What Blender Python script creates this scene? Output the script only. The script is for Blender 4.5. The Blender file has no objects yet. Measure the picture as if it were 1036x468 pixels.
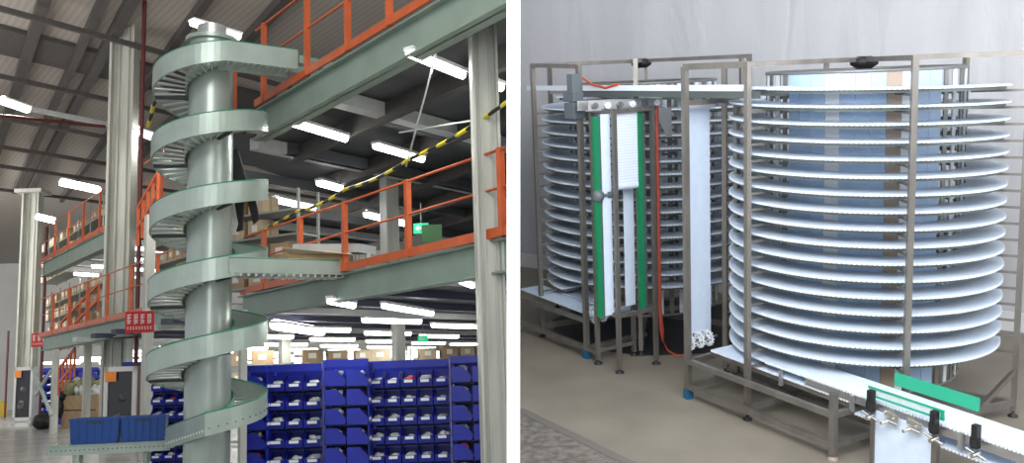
import bpy, bmesh, math, random
from mathutils import Matrix, Vector
random.seed(7)
S = bpy.context.scene
COL = S.collection
PI = math.pi
def R(d): return math.radians(d)

# ------------------------------------------------------------------ the camera and the two halls it looks into
F, CX, CY = 950.0, 518.0, 234.0
EYE = Vector((0, 0, 1.5))
def hall_axes(vp, sgn, other):
    u = Vector((vp[0]-CX, vp[1]-CY, F))*sgn; u.normalize()
    x = other-CX; y = -(u.x*x+u.z*F)/u.y
    Y = Vector((x, y, F)); Y.normalize()
    X = Y.cross(u)
    if X.x < 0: X = -X
    return X, Y, u
LX_, LY_, LU = hall_axes((290, -6075), 1, -230)
RX_, RY_, RU = hall_axes((755, 5800), -1, 781)
ML = Matrix((LX_, LY_, LU))            # camera coords (x right, y down, z forward) -> left hall
MR3 = Matrix((RX_, RY_, RU))
HR = 3.4                               # eye height above the right hall's floor
RW = (Matrix.Translation(EYE) @ (ML @ MR3.transposed()).to_4x4() @ Matrix.Translation((0, 0, -HR)))
HALL = {'L': Matrix.Identity(4), 'R': RW}
def ray(side, px, py):
    return (ML if side == 'L' else MR3) @ (Vector((px-CX, py-CY, F))/F)
def eye(side): return Vector((0, 0, 1.5 if side == 'L' else HR))
def Pd(side, px, py, dep): return eye(side)+ray(side, px, py)*dep
def Pz(side, px, py, z):
    d = ray(side, px, py); e = eye(side); return e+d*((z-e.z)/d.z)
def Px(side, px, py, x):
    d = ray(side, px, py); e = eye(side); return e+d*((x-e.x)/d.x)

cam = bpy.data.cameras.new('camera'); camo = bpy.data.objects.new('camera', cam); COL.objects.link(camo)
M = Matrix.Identity(4)
for i in range(3):
    M[i][0] = ML[i][0]; M[i][1] = -ML[i][1]; M[i][2] = -ML[i][2]
camo.matrix_world = Matrix.Translation(EYE) @ M
cam.sensor_width = 36; cam.sensor_fit = 'HORIZONTAL'; cam.lens = F/1036*36
cam.clip_start = .05; cam.clip_end = 500
S.camera = camo

# ------------------------------------------------------------------ materials
MATS = {}
def mat(name, c, rough=.5, metal=0., var=0., scale=6., bump=0., emit=0., c2=None, trans=0., spec=.5, stretch=None, alpha=1.):
    if name in MATS: return MATS[name]
    m = bpy.data.materials.new(name); m.use_nodes = True; MATS[name] = m
    nt = m.node_tree; b = nt.nodes['Principled BSDF']
    b.inputs['Base Color'].default_value = (*c, 1); b.inputs['Roughness'].default_value = rough
    b.inputs['Metallic'].default_value = metal
    b.inputs['Specular IOR Level'].default_value = spec
    b.inputs['Transmission Weight'].default_value = trans
    b.inputs['Alpha'].default_value = alpha
    if emit:
        b.inputs['Emission Color'].default_value = (*c, 1); b.inputs['Emission Strength'].default_value = emit
    if var or c2 or bump:
        tc = nt.nodes.new('ShaderNodeTexCoord'); n = nt.nodes.new('ShaderNodeTexNoise')
        mp = nt.nodes.new('ShaderNodeMapping')
        nt.links.new(tc.outputs['Object'], mp.inputs['Vector']); nt.links.new(mp.outputs['Vector'], n.inputs['Vector'])
        if stretch: mp.inputs['Scale'].default_value = stretch
        n.inputs['Scale'].default_value = scale; n.inputs['Detail'].default_value = 6
        if var or c2:
            cr = nt.nodes.new('ShaderNodeValToRGB')
            d = c2 if c2 else tuple(max(0, v*(1-var)) for v in c)
            cr.color_ramp.elements[0].position = .35; cr.color_ramp.elements[1].position = .65
            cr.color_ramp.elements[0].color = (*d, 1); cr.color_ramp.elements[1].color = (*c, 1)
            nt.links.new(n.outputs['Fac'], cr.inputs['Fac']); nt.links.new(cr.outputs['Color'], b.inputs['Base Color'])
        if bump:
            bp = nt.nodes.new('ShaderNodeBump'); bp.inputs['Strength'].default_value = bump; bp.inputs['Distance'].default_value = .02
            nt.links.new(n.outputs['Fac'], bp.inputs['Height']); nt.links.new(bp.outputs['Normal'], b.inputs['Normal'])
    return m
def wave_mat(name, c, c2, scale, axis='X', rough=.6, bump=.4, stripes=False):
    m = bpy.data.materials.new(name); m.use_nodes = True; MATS[name] = m
    nt = m.node_tree; b = nt.nodes['Principled BSDF']; b.inputs['Roughness'].default_value = rough
    tc = nt.nodes.new('ShaderNodeTexCoord'); w = nt.nodes.new('ShaderNodeTexWave'); w.bands_direction = axis
    w.inputs['Scale'].default_value = scale
    nt.links.new(tc.outputs['Object'], w.inputs['Vector'])
    cr = nt.nodes.new('ShaderNodeValToRGB'); cr.color_ramp.elements[0].color = (*c2, 1); cr.color_ramp.elements[1].color = (*c, 1)
    if stripes: cr.color_ramp.interpolation = 'CONSTANT'; cr.color_ramp.elements[1].position = .5
    nt.links.new(w.outputs['Fac'], cr.inputs['Fac']); nt.links.new(cr.outputs['Color'], b.inputs['Base Color'])
    bp = nt.nodes.new('ShaderNodeBump'); bp.inputs['Strength'].default_value = bump
    nt.links.new(w.outputs['Fac'], bp.inputs['Height']); nt.links.new(bp.outputs['Normal'], b.inputs['Normal'])
    return m
m_white = mat('divider_paint', (.9, .9, .9), .6)
m_lfloor = mat('polished_concrete', (.44, .44, .41), .22, var=.25, scale=.8, bump=.02)
m_roof = wave_mat('corrugated_roof', (.46, .41, .37), (.38, .34, .31), 1.6, 'X', .7, .15)
m_rafter = mat('rafter_steel', (.10, .09, .085), .6, var=.2)
m_redpipe = mat('red_pipe', (.10, .02, .02), .5)
m_column = mat('column_paint', (.56, .56, .50), .45, var=.22, scale=3, stretch=(2, 2, .25))
m_deck = mat('deck_steel_green', (.27, .34, .285), .45, var=.15, scale=2)
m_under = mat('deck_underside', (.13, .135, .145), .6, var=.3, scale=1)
m_joist = mat('pale_steel_sheen', (.62, .63, .62), .45, var=.1)  # pale steel; on joists the tube-light reflection is put into this colour
m_navy = mat('dark_joist', (.05, .055, .09), .5)  # navy tint stands in for the blue bins' reflection
m_orange = mat('orange_railing', (.62, .115, .03), .4, var=.2, scale=4)
m_tape = wave_mat('hazard_tape', (.75, .62, .03), (.02, .02, .02), 1.6, 'DIAGONAL', .4, 0, True)
m_galv = mat('spiral_grey_green', (.40, .47, .42), .32, .25, var=.15, scale=3, bump=.01)
m_spcol = mat('spiral_column_steel', (.40, .45, .41), .3, .4, var=.18, scale=3, stretch=(2, 2, .4))
m_gtrim = mat('green_edge_trim', (.02, .22, .12), .4)
m_roller = mat('zinc_roller', (.62, .64, .62), .28, .8)
m_dark = mat('dark_gap', (.04, .045, .045), .6)
m_bin = mat('blue_bin_plastic', (.011, .022, .36), .35, var=.25, scale=3)
m_tote = mat('blue_tote_plastic', (.01, .07, .30), .35, var=.2, scale=3)
m_label = mat('white_label', (.8, .8, .8), .5)
m_bag = mat('packet_film', (.62, .62, .6), .4, var=.4, scale=12)
m_redbag = mat('red_packet_film', (.5, .06, .05), .4)
m_carton = mat('carton_board', (.43, .29, .16), .75, var=.2, scale=5)
m_carton2 = mat('pale_carton_board', (.55, .43, .29), .75, var=.2, scale=5)
m_cartape = mat('carton_label', (.75, .73, .68), .6)
m_shelf = mat('shelf_steel', (.30, .30, .28), .5)
m_banner = mat('red_banner', (.55, .012, .015), .5)
m_bantext = mat('banner_lettering', (.85, .7, .66), .5)
m_tube = mat('lit_tube', (1, 1, .97), .5, emit=9)
m_housing = mat('lamp_housing', (.75, .75, .75), .5)
m_cabwhite = mat('cabinet_white', (.62, .62, .6), .4)
m_cabglass = mat('cabinet_dark_glass', (.03, .03, .04), .1)
m_cabinside = mat('cabinet_contents', (.20, .2, .16), .6, c2=(.03, .03, .04), scale=8)
m_orlabel = mat('orange_sticker', (.8, .25, .04), .5)
m_film = mat('waste_film', (.75, .76, .72), .35, var=.25, scale=5)
m_sack = mat('olive_sack', (.28, .30, .17), .7, var=.4, scale=5)
m_black = mat('black_rubber', (.012, .012, .013), .55)
m_exit = mat('exit_sign_green', (.02, .65, .3), .5, emit=.5)
m_lwall = mat('hall_wall', (.74, .72, .69), .7, var=.1, scale=.5)
m_yellow = mat('yellow_paint', (.5, .36, .03), .5)
# right hall
m_rfloor = mat('brown_concrete', (.25, .222, .178), .6, var=.22, scale=1.3, bump=.03)
m_cobble = mat('rough_paving', (.21, .185, .16), .8, c2=(.10, .09, .08), scale=14, bump=.4)
m_rail2 = mat('threshold_strip', (.15, .14, .125), .6)
m_inox = mat('brushed_stainless', (.27, .25, .225), .4, .65, var=.25, scale=6, stretch=(1, 1, .3))
m_inoxl = mat('bright_stainless', (.5, .5, .5), .3, .8)
m_belt = wave_mat('white_belt', (.68, .78, .92), (.60, .71, .87), 26, 'X', .4, .12)
m_beltp = mat('white_belt_plain', (.70, .81, .96), .38, var=.05, scale=12)  # white plastic with the light's blue cast mixed into both belt colours
m_beltedge = mat('white_belt_edge', (.82, .87, .92), .5)
m_track = mat('dark_track', (.13, .155, .15), .45, .4)
m_plate = mat('drum_plate_blue', (.38, .53, .75), .35, var=.1, scale=4)
m_platew = mat('drum_plate_white', (.68, .72, .76), .4)
m_plateb = mat('drum_plate_brown', (.36, .28, .22), .5)
m_plated = mat('drum_plate_grey', (.22, .22, .21), .4, .5)
m_green = mat('green_guide', (.008, .22, .09), .4)
m_green2 = mat('bright_green_guide', (.015, .34, .19), .4)
m_motor = mat('grey_motor', (.12, .145, .16), .4)
m_bluefoot = mat('blue_foot', (.01, .10, .20), .5)
m_wire = mat('orange_cable', (.62, .09, .03), .5)
m_redpost = mat('red_conduit', (.33, .05, .03), .5)
m_clear = mat('clear_guard', (.6, .7, .67), .15, alpha=.5)
m_chrome = mat('chrome', (.75, .73, .68), .15, 1)
m_rwallt = mat('white_base', (.78, .78, .78), .6)

# ------------------------------------------------------------------ mesh builder
class MB:
    def __init__(s): s.v = []; s.f = []; s.smooth = []
    def add(s, vs, fs, sm=False):
        o = len(s.v); s.v += [Vector(v) for v in vs]
        for f in fs: s.f.append([i+o for i in f]); s.smooth.append(sm)
        return s
    def obox(s, c, ax, ay, az):          # centre and half-axis vectors
        c, ax, ay, az = map(Vector, (c, ax, ay, az))
        vs = [c+ax*i+ay*j+az*k for i in (-1, 1) for j in (-1, 1) for k in (-1, 1)]
        fl = ax.cross(ay).dot(az) < 0
        fs = [(0, 1, 3, 2), (4, 6, 7, 5), (0, 4, 5, 1), (2, 3, 7, 6), (0, 2, 6, 4), (1, 5, 7, 3)]
        if fl: fs = [f[::-1] for f in fs]
        return s.add(vs, fs)
    def box(s, a, b):
        a, b = Vector(a), Vector(b); h = (b-a)/2
        return s.obox((a+b)/2, (abs(h.x), 0, 0), (0, abs(h.y), 0), (0, 0, abs(h.z)))
    def bar(s, p, q, w, h=None, up=(0, 0, 1)):
        p, q = Vector(p), Vector(q); h = h or w; d = q-p; L = d.length; d = d/L
        up = Vector(up)
        if abs(d.dot(up)) > .98: up = Vector((1, 0, 0)) if abs(d.x) < .9 else Vector((0, 1, 0))
        sx = d.cross(up).normalized(); uz = sx.cross(d)
        return s.obox((p+q)/2, d*L/2, sx*w/2, uz*h/2)
    def tube(s, pts, r, n=8, cap=True):
        pts = [Vector(p) for p in pts]; o = []; prev = None
        for i, p in enumerate(pts):
            t = (pts[min(i+1, len(pts)-1)]-pts[max(i-1, 0)]).normalized()
            up = Vector((0, 0, 1)) if abs(t.z) < .95 else Vector((1, 0, 0))
            a = t.cross(up).normalized() if prev is None else (prev-t*prev.dot(t)).normalized()
            prev = a; b = t.cross(a)
            rr = r[i] if isinstance(r, (list, tuple)) else r
            o += [p+(a*math.cos(2*PI*k/n)+b*math.sin(2*PI*k/n))*rr for k in range(n)]
        fs = [(i*n+k, i*n+(k+1) % n, (i+1)*n+(k+1) % n, (i+1)*n+k) for i in range(len(pts)-1) for k in range(n)]
        s.add(o, fs, True)
        if cap:
            s.add(o[:n], [tuple(range(n))[::-1]]); s.add(o[-n:], [tuple(range(n))])
        return s
    def prism(s, poly, d):               # planar polygon (3D points) extruded by d
        d = Vector(d); n = len(poly); vs = [Vector(p) for p in poly]+[Vector(p)+d for p in poly]
        return s.add(vs, [tuple(range(n))[::-1], tuple(range(n, 2*n))]+[(i, (i+1) % n, n+(i+1) % n, n+i) for i in range(n)])
    def blob(s, c, r, amp=.25, seg=8, ring=5, sq=(1, 1, 1)):
        c = Vector(c); vs = []
        for i in range(ring+1):
            for j in range(seg):
                a = PI*i/ring; b = 2*PI*j/seg; k = r*(1+random.uniform(-amp, amp)*(0 if i in (0, ring) else 1))
                vs.append(c+Vector((math.sin(a)*math.cos(b)*sq[0], math.sin(a)*math.sin(b)*sq[1], math.cos(a)*sq[2]))*k)
        return s.add(vs, [(i*seg+j, (i+1)*seg+j, (i+1)*seg+(j+1) % seg, i*seg+(j+1) % seg) for i in range(ring) for j in range(seg)], True)
    def sweep(s, sections, closed_prof=True, sm=False):   # list of profiles (same count)
        n = len(sections[0]); vs = [p for sec in sections for p in sec]
        m = n if closed_prof else n-1
        fs = [(i*n+k, i*n+(k+1) % n, (i+1)*n+(k+1) % n, (i+1)*n+k) for i in range(len(sections)-1) for k in range(m)]
        s.add(vs, fs, sm)
        if closed_prof: s.add(sections[0], [tuple(range(n))[::-1]]); s.add(sections[-1], [tuple(range(n))])
        return s

HLOC = {}
CLIP = [True]
SIDE = {}
def side_of(side, parent): return SIDE.get(parent, side)
def beyond(p, pad=.1):
    return (Vector(p)-EYE).dot(Vector((ML[0][0], ML[1][0], ML[2][0]))) > -pad
def tag(o, label=None, cat=None, group=None, kind=None):
    if o is None: return o
    if label: o['label'] = label
    if cat: o['category'] = cat
    if group: o['group'] = group
    if kind: o['kind'] = kind
    return o
def link(name, mb, m, parent=None, side='L', loc=None, bevel=0):
    """one mesh object; mb is in hall coordinates"""
    if parent is not None: org = HLOC[parent]
    else:
        if loc is None:
            n = len(mb.v); xs = [v.x for v in mb.v]; ys = [v.y for v in mb.v]; zs = [v.z for v in mb.v]
            loc = ((min(xs)+max(xs))/2, (min(ys)+max(ys))/2, min(zs))
        org = Vector(loc)
    me = bpy.data.meshes.new(name)
    me.from_pydata([v-org for v in mb.v], [], mb.f); me.materials.append(m)
    me.polygons.foreach_set('use_smooth', mb.smooth); me.update()
    if name != 'wall_dividing' and CLIP[0]:
        # nothing may pass the dividing wall: trim what reaches it
        A3 = ML if side_of(side, parent) == 'L' else MR3
        rx = Vector((A3[0][0], A3[1][0], A3[2][0])); e_ = eye(side_of(side, parent)); sg = -1 if A3 is ML else 1
        lim = .03 if sg < 0 else .042
        if min(sg*(v-e_).dot(rx) for v in mb.v) < lim:
            bm = bmesh.new(); bm.from_mesh(me)
            r_ = bmesh.ops.bisect_plane(bm, geom=bm.verts[:]+bm.edges[:]+bm.faces[:], plane_co=e_+rx*sg*lim-org, plane_no=rx*sg, clear_inner=True)
            ed = [g for g in r_['geom_cut'] if isinstance(g, bmesh.types.BMEdge)]
            if ed: bmesh.ops.holes_fill(bm, edges=ed, sides=0)
            bm.to_mesh(me); bm.free()
            if not me.vertices: return None
    o = bpy.data.objects.new(name, me); COL.objects.link(o)
    if parent is not None:
        o.parent = parent; HLOC[o] = org; SIDE[o] = side_of(side, parent)
    else:
        o.matrix_world = HALL[side] @ Matrix.Translation(org); HLOC[o] = org
    if bevel:
        b = o.modifiers.new('bevel', 'BEVEL'); b.width = bevel; b.segments = 2; b.limit_method = 'ANGLE'
    return o
def thing(name, label, cat, loc, side='L', group=None):
    o = bpy.data.objects.new(name, None); COL.objects.link(o); o.empty_display_size = .1
    o.matrix_world = HALL[side] @ Matrix.Translation(loc); HLOC[o] = Vector(loc); SIDE[o] = side
    return tag(o, label, cat, group)
def struct(name, mb, m, side='L'):
    return tag(link(name, mb, m, None, side), kind='structure')
def one(name, mb, m, label, cat, side='L', group=None, **k):
    return tag(link(name, mb, m, None, side, **k), label, cat, group)
def copy_tree(o, parent=None):
    c = o.copy(); COL.objects.link(c)
    if parent is not None:
        c.parent = parent
    for ch in [x for x in o.children]: copy_tree(ch, c)
    return c
ORD = ['first', 'second', 'third', 'fourth', 'fifth', 'sixth', 'seventh', 'eighth', 'ninth', 'tenth', 'eleventh', 'twelfth',
       'thirteenth', 'fourteenth', 'fifteenth', 'sixteenth', 'seventeenth', 'eighteenth']

# ================================================================== DIVIDING WALL, added to part the halls and their light
Mc = ML                                   # camera coords -> world
def cw(x, y, z): return EYE+Mc @ Vector((x, y, z))
d = MB(); z0 = 4.0; xa, xb = (512.6-518)/F*z0, (526.2-518)/F*z0
vs = [cw(x, y, z) for x in (xa, xb) for y in (-17, 7) for z in (z0, 80)]
d.add(vs, [(0, 1, 3, 2), (4, 6, 7, 5), (0, 4, 5, 1), (2, 3, 7, 6), (0, 2, 6, 4), (1, 5, 7, 3)])
struct('wall_dividing', d, m_white)

# ================================================================== LEFT HALL
fa, fb = Pz('L', 519, 1500, 0), Pz('L', 519, 385, 0)
fdir = (fb-fa).normalized(); ldir = Vector((-fdir.y, fdir.x, 0))
start = fdir*-2; end = fdir*78
fl = MB().prism([start+Vector((0, 0, -.1)), end+Vector((0, 0, -.1)), end+ldir*75+Vector((0, 0, -.1)), start+ldir*16+Vector((0, 0, -.1))], (0, 0, .1))
struct('floor_left', fl, m_lfloor)
ROOF = 12.0
rf = MB().prism([start+Vector((0, 0, ROOF)), end+Vector((0, 0, ROOF)), end+ldir*75+Vector((0, 0, ROOF)), start+ldir*16+Vector((0, 0, ROOF))], (0, 0, .1))
struct('ceiling_left', rf, m_roof)
wb = MB(); a_, b_ = end-fdir*.3, end+ldir*75-fdir*.3
wb.prism([a_, b_, b_+Vector((0, 0, ROOF)), a_+Vector((0, 0, ROOF))], fdir*.2)
struct('wall_back', wb, m_lwall)
def dirvp(side, px):                       # horizontal direction whose lines vanish at image column px
    M_ = ML if side == 'L' else MR3; up = LU if side == 'L' else RU
    y = -(up.x*(px-CX)+up.z*F)/up.y
    v = M_ @ Vector((px-CX, y, F)); v.z = 0; return v.normalized()
DY = Vector((0, 1, 0)); DB = dirvp('L', 1250); DR = dirvp('L', -80)
# roof rafters, purlins and one painted shade strip
for k, (px, py) in enumerate([(40, 15), (90, 30), (112, 40), (165, 60), (250, 40)]):
    c = Pz('L', px, py, ROOF-.2); b = MB().bar(c-DR*9, c+DR*26, .22 if k % 2 else .3, .26)
    o = tag(link('roof_rafter', b, m_rafter), kind='structure')
    if o: o.name = 'trim_%d' % (k+1)
for k, (px, py, w, zz) in enumerate([(40, 50, 2.2, ROOF-.08), (60, 116, .2, 11.2), (60, 130, .12, 10.9), (60, 158, .14, 10.8), (50, 175, .12, 10.4), (60, 90, .1, 11.3), (60, 25, .12, 11.3), (90, 203, .12, 10.6)]):  # first bar: wide dark strip standing in for deep roof shade
    c = Pz('L', px, py, zz); b = MB().bar(c-DB*8, c+DB*22, w, .14)
    o = tag(link('trim', b, m_rafter if k != 1 else m_joist), kind='structure')
    if o: o.name = 'trim_%d' % (k+11)

# columns -------------------------------------------------------
def hcolumn(base, w, h, label, ang=0, cap=True, m=None):
    t = thing('steel_column', label, 'column', base)
    x = Vector((math.cos(ang), math.sin(ang), 0)); y = Vector((-x.y, x.x, 0)); b = Vector(base); up = Vector((0, 0, h/2))
    mb = MB().obox(b+up, x*w*.5, y*w*.06, up)
    link('web', mb, m or m_column, t)
    for s in (-1, 1): link('flange', MB().obox(b+up+x*s*w*.46, x*w*.05, y*w*.33, up), m or m_column, t)
    for s in (-.18, .2): link('stiffener_strip', MB().obox(b+up+x*s*w, x*w*.03, y*w*.14, up), m or m_column, t)
    if cap: link('base_plate', MB().obox(b+Vector((0, 0, .02)), x*w*.65, y*w*.5, (0, 0, .02)), m or m_column, t)
    return t
camr = Vector((ML[0][0], ML[1][0], 0)).normalized(); camf = Vector((-camr.y, camr.x, 0)); angr = math.atan2(camr.y, camr.x)
c1 = Pz('L', 116, 447, 0); hcolumn(c1, .70, ROOF, 'tall grey steel column left of the spiral chute with lengthwise ribs', angr)
c2 = Pz('L', 24, 430, 0); hcolumn(c2, .74, 10.3, 'far grey steel column at the left edge beside the small cabinet', angr)
one('capital_plate', MB().obox(c2+Vector((0, 0, 10.38)), camr*.6, Vector((-camr.y, camr.x, 0))*.5, (0, 0, .08)), m_column, 'flat steel plate capping the far left column under the roof beam', 'plate')
p = Pd('L', 495, 250, 10.6); cR = Vector((p.x, p.y, 0))
hcolumn(cR, .30, ROOF, 'tall pale steel column crossing the decks at the right beside the white wall', angr+R(12))
# thin posts
for (px, py, dep, w, z1, lab) in [(148, 400, 19.5, .19, 5.1, 'slim pale steel post standing between the tall column and the spiral chute'),
                                 (89, 350, 29, .2, 3.0, 'slim grey post under the left deck above the waste carton'),
                                 (56, 380, 33, .22, 3.0, 'slim grey post under the left deck beside the diagonal brace'),
                                 (403, 345, 22, .24, 2.9, 'slim pale post rising behind the middle bin rack'),
                                 (288, 350, 24, .24, 2.9, 'slim pale post rising behind the bin rack next to the spiral chute'),
                                 (245, 455, 14.05, .1, 2.6, 'thin white post directly right of the spiral column foot')]:
    q = Pd('L', px, py, dep); b = MB().box((q.x-w/2, q.y-w/2, 0), (q.x+w/2, q.y+w/2, z1)); 
    one('steel_post', b, m_column, lab, 'post')
q = Pd('L', 394, 222, 19); one('steel_post', MB().box((q.x-.14, q.y-.14, 3.0), (q.x+.14, q.y+.14, 5.6)), m_column, 'pale post standing on the lower deck behind the orange railing', 'post')
for px, dep, z1, lab in ((138, 24.5, ROOF, 'dark red fire pipe running up beside the tall left column'), (8, 55, 5, 'dark red fire pipe at the far left edge of the hall'), (43, 37, 8, 'dark red fire pipe beside the far left column')):
    q = Pd('L', px, 350, dep); one('fire_pipe', MB().tube([(q.x, q.y, 0), (q.x, q.y, z1)], .06), m_redpipe, lab, 'pipe')
a, b = Pd('L', 0, 117, 24), Pd('L', 106, 128, 27); one('fire_pipe', MB().tube([a, b], .05), m_redpipe, 'thin dark red sprinkler pipe hung level under the roof at left', 'pipe')

# decks --------------------------------------------------------
def ibeam(parent, x, y0, y1, zb, zt, m, fl=.2, name='edge_beam'):
    mb = MB().box((x+.09, y0, zb), (x+.11, y1, zt)).box((x, y0, zb), (x+fl, y1, zb+.025)).box((x, y0, zt-.025), (x+fl, y1, zt))
    return link(name, mb, m, parent)
def dirbar(p, dr, l, w, h): return MB().bar(p, Vector(p)+dr*l, w, h)
LOWZ, LOWX = 3.0, 6.28
low = thing('mezzanine_deck', 'lower mezzanine deck with grey green edge beam above the blue bin racks', 'deck', (LOWX, 8, 0))
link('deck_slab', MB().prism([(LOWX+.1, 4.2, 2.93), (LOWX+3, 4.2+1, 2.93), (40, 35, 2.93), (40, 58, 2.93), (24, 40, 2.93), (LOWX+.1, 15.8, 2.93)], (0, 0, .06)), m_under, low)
ibeam(low, LOWX, 4.5, 15.8, 2.60, 2.99, m_deck)
for k in range(13):
    y = 5.2+k*1.9
    dd = DB
    link('joist', dirbar((LOWX+.2, y, 2.85), dd, 30 if k > 2 else 8+6*k, .22, .12), m_joist if k % 3 == 0 else m_navy, low)
UPX, UPZ = 5.6, 5.68
up = thing('mezzanine_deck', 'upper mezzanine deck with green edge beam beside the top of the spiral chute', 'deck', (UPX, 8, 5.2))
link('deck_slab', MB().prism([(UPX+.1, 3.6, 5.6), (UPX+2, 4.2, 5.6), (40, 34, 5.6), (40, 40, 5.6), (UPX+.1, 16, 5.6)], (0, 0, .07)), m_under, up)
ibeam(up, UPX, 3.9, 13.6, 5.2, 5.66, m_deck, .24)
for k, (px, py) in enumerate([(372, 70), (300, 148), (262, 178), (330, 160), (420, 36), (250, 196)]):
    c = Px('L', px, py, UPX+1.1+.3*k); c.z = 5.47
    link('joist', MB().bar(c-DB*.9, c+DB*(14), .24 if k < 2 else .16, .2), m_joist if k in (0, 1) else m_under, up)
for k in range(5): link('cross_beam', MB().bar((UPX+1.4+1.6*k, 5.2+1.5*k, 5.42), (UPX+1.4+1.6*k, 15+2*k, 5.42), .1, .28), m_rafter, up)
# conduit below upper deck
one('cable_conduit', MB().tube([Px('L', 315, 108, UPX+.8), Px('L', 445, 34, UPX+.8)], .035), m_black, 'black conduit running under the upper deck beside the green beam', 'conduit')
one('tie_rod', MB().tube([Pd('L', 447, 32, 10.8), Pd('L', 411, 168, 13.2)], .012), m_joist, 'thin steel rod hanging at a slant under the upper deck', 'rod')
one('tie_rod', MB().tube([Pd('L', 404, 134, 13.2), Pd('L', 478, 122, 11.2)], .012), m_joist, 'thin steel rod running level to the right column under the upper deck', 'rod')

def railing(label, X, Z, y0, y1, posts, tapes=True, kick=.11, h=1.0):
    t = thing('safety_railing', label, 'railing', (X, (y0+y1)/2, Z))
    link('toe_board', MB().box((X-.02, y0, Z), (X+.01, y1, Z+kick)), m_orange, t)
    for y in posts: link('post', MB().box((X-.035, y-.035, Z), (X+.035, y+.035, Z+h)), m_orange, t)
    link('top_rail', MB().tube([(X, y0, Z+h-.02), (X, y1, Z+h-.02)], .018), m_orange, t)
    link('mid_rail', MB().tube([(X, y0, Z+h*.55), (X, y1, Z+h*.55)], .016), m_orange, t)
    return t
py = lambda px, py_, X: Px('L', px, py_, X).y
posts = [py(268, 260, LOWX), py(305, 250, LOWX), py(350, 235, LOWX), py(414, 215, LOWX), py(508, 175, LOWX)]
railing('orange railing along the edge of the lower deck above the green beam', LOWX-.02, LOWZ, 5.6, 15.6, posts)
posts = [py(238, 85, UPX), py(268, 75, UPX), py(312, 60, UPX), py(353, 28, UPX), py(395, 0, UPX)]
railing('orange railing along the edge of the upper deck beside the spiral top', UPX-.02, UPZ, 4.5, 13.4, posts, h=1.25)
q = [Px('L', 232, 246, LOWX+.05), Px('L', 300, 214, LOWX+.02), Px('L', 350, 191, LOWX), Px('L', 414, 161, LOWX), Px('L', 513, 103, LOWX-.02)]
tp = []
for i in range(len(q)-1):
    for k in range(12): 
        f = k/12; pt = q[i].lerp(q[i+1], f); pt.z -= .05*math.sin(PI*f); tp.append(pt)
tp.append(q[-1])
one('hazard_tape', MB().tube(tp, .024, 6), m_tape, 'yellow and black hazard tape strung above the lower deck railing', 'tape')
q = [Pd('L', 150, 128, 16), Pd('L', 155, 108, 15.5), Pd('L', 161, 90, 15)]
one('hazard_tape', MB().tube(q, .035, 6), m_tape, 'short yellow and black tape strung behind the left side of the spiral top', 'tape')

# left part of the decks, further away
LZ, UZ = 3.25, 6.5
LXX = Pz('L', 101, 327, LZ).x; UXX = Pz('L', 105, 234, UZ).x
ul = thing('mezzanine_deck', 'upper deck stretch between the two left columns with pale edge beam', 'deck', (UXX, 35, UZ-.5))
uy0 = Px('L', 168, 195, UXX).y; uy1 = Px('L', 41, 274, UXX).y
ibeam(ul, UXX, uy0, uy1, UZ-.55, UZ, m_deck, .3)
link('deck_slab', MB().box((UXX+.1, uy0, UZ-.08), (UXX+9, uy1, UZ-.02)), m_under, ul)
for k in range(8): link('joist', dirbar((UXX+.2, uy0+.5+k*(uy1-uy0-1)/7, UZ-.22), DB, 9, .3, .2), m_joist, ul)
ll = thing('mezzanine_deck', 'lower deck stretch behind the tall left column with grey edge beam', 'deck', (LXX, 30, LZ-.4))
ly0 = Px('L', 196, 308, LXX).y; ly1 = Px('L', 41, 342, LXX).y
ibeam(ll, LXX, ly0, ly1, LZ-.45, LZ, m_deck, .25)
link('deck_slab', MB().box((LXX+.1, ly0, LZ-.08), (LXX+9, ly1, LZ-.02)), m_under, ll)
for k in range(8): link('joist', dirbar((LXX+.2, ly0+.5+k*(ly1-ly0-1)/7, LZ-.22), DB, 9, .3, .2), m_joist, ll)
railing('orange railing on the far upper deck between the two left columns', UXX-.03, UZ, uy0, uy1, [uy0+.3+2.1*k for k in range(int((uy1-uy0)/2.1))], h=1.4, kick=.16)
railing('orange railing on the far lower deck behind the tall left column', LXX-.03, LZ, ly0, ly1, [ly0+.3+2.1*k for k in range(int((ly1-ly0)/2.1))], h=1.3, kick=.14)
print('DECKS', LXX, UXX, uy0, uy1, ly0, ly1)

# strip lights ---------------------------------------------------
LNO = [0]
def lamp_proto(L, w):
    t = thing('strip_light', 'x', 'light', (0, 0, 0))
    hs = link('lamp_housing', MB().box((-L/2, -w*.5, .03), (L/2, w*.5, .075)), m_housing, t)
    link('light_tube', MB().tube([(-L/2+.02, 0, 0), (L/2-.02, 0, 0)], w*.42, 8), m_tube, hs)
    return t
protos = {}
def strip(p, dr, L, w, label, group=None, energy=0, tilt=0):
    key = (L, w)
    if key not in protos: CLIP[0] = False; o = protos[key] = lamp_proto(L, w); CLIP[0] = True
    else: o = copy_tree(protos[key])
    o.matrix_world = Matrix.Translation(p) @ Matrix.Rotation(math.atan2(dr.y, dr.x), 4, 'Z')
    o['label'] = label
    if group: o['group'] = group
    if energy:
        ld = bpy.data.lights.new('strip_light_glow', 'AREA'); ld.shape = 'RECTANGLE'; ld.size = L; ld.size_y = max(w, .15); ld.energy = energy; ld.color = (.96, 1, .95)
        lo = bpy.data.objects.new('strip_light_glow', ld); COL.objects.link(lo); lo.matrix_world = Matrix.Translation(Vector(p)-Vector((0, 0, .08))) @ Matrix.Rotation(math.atan2(dr.y, dr.x), 4, 'Z')
    return o
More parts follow.
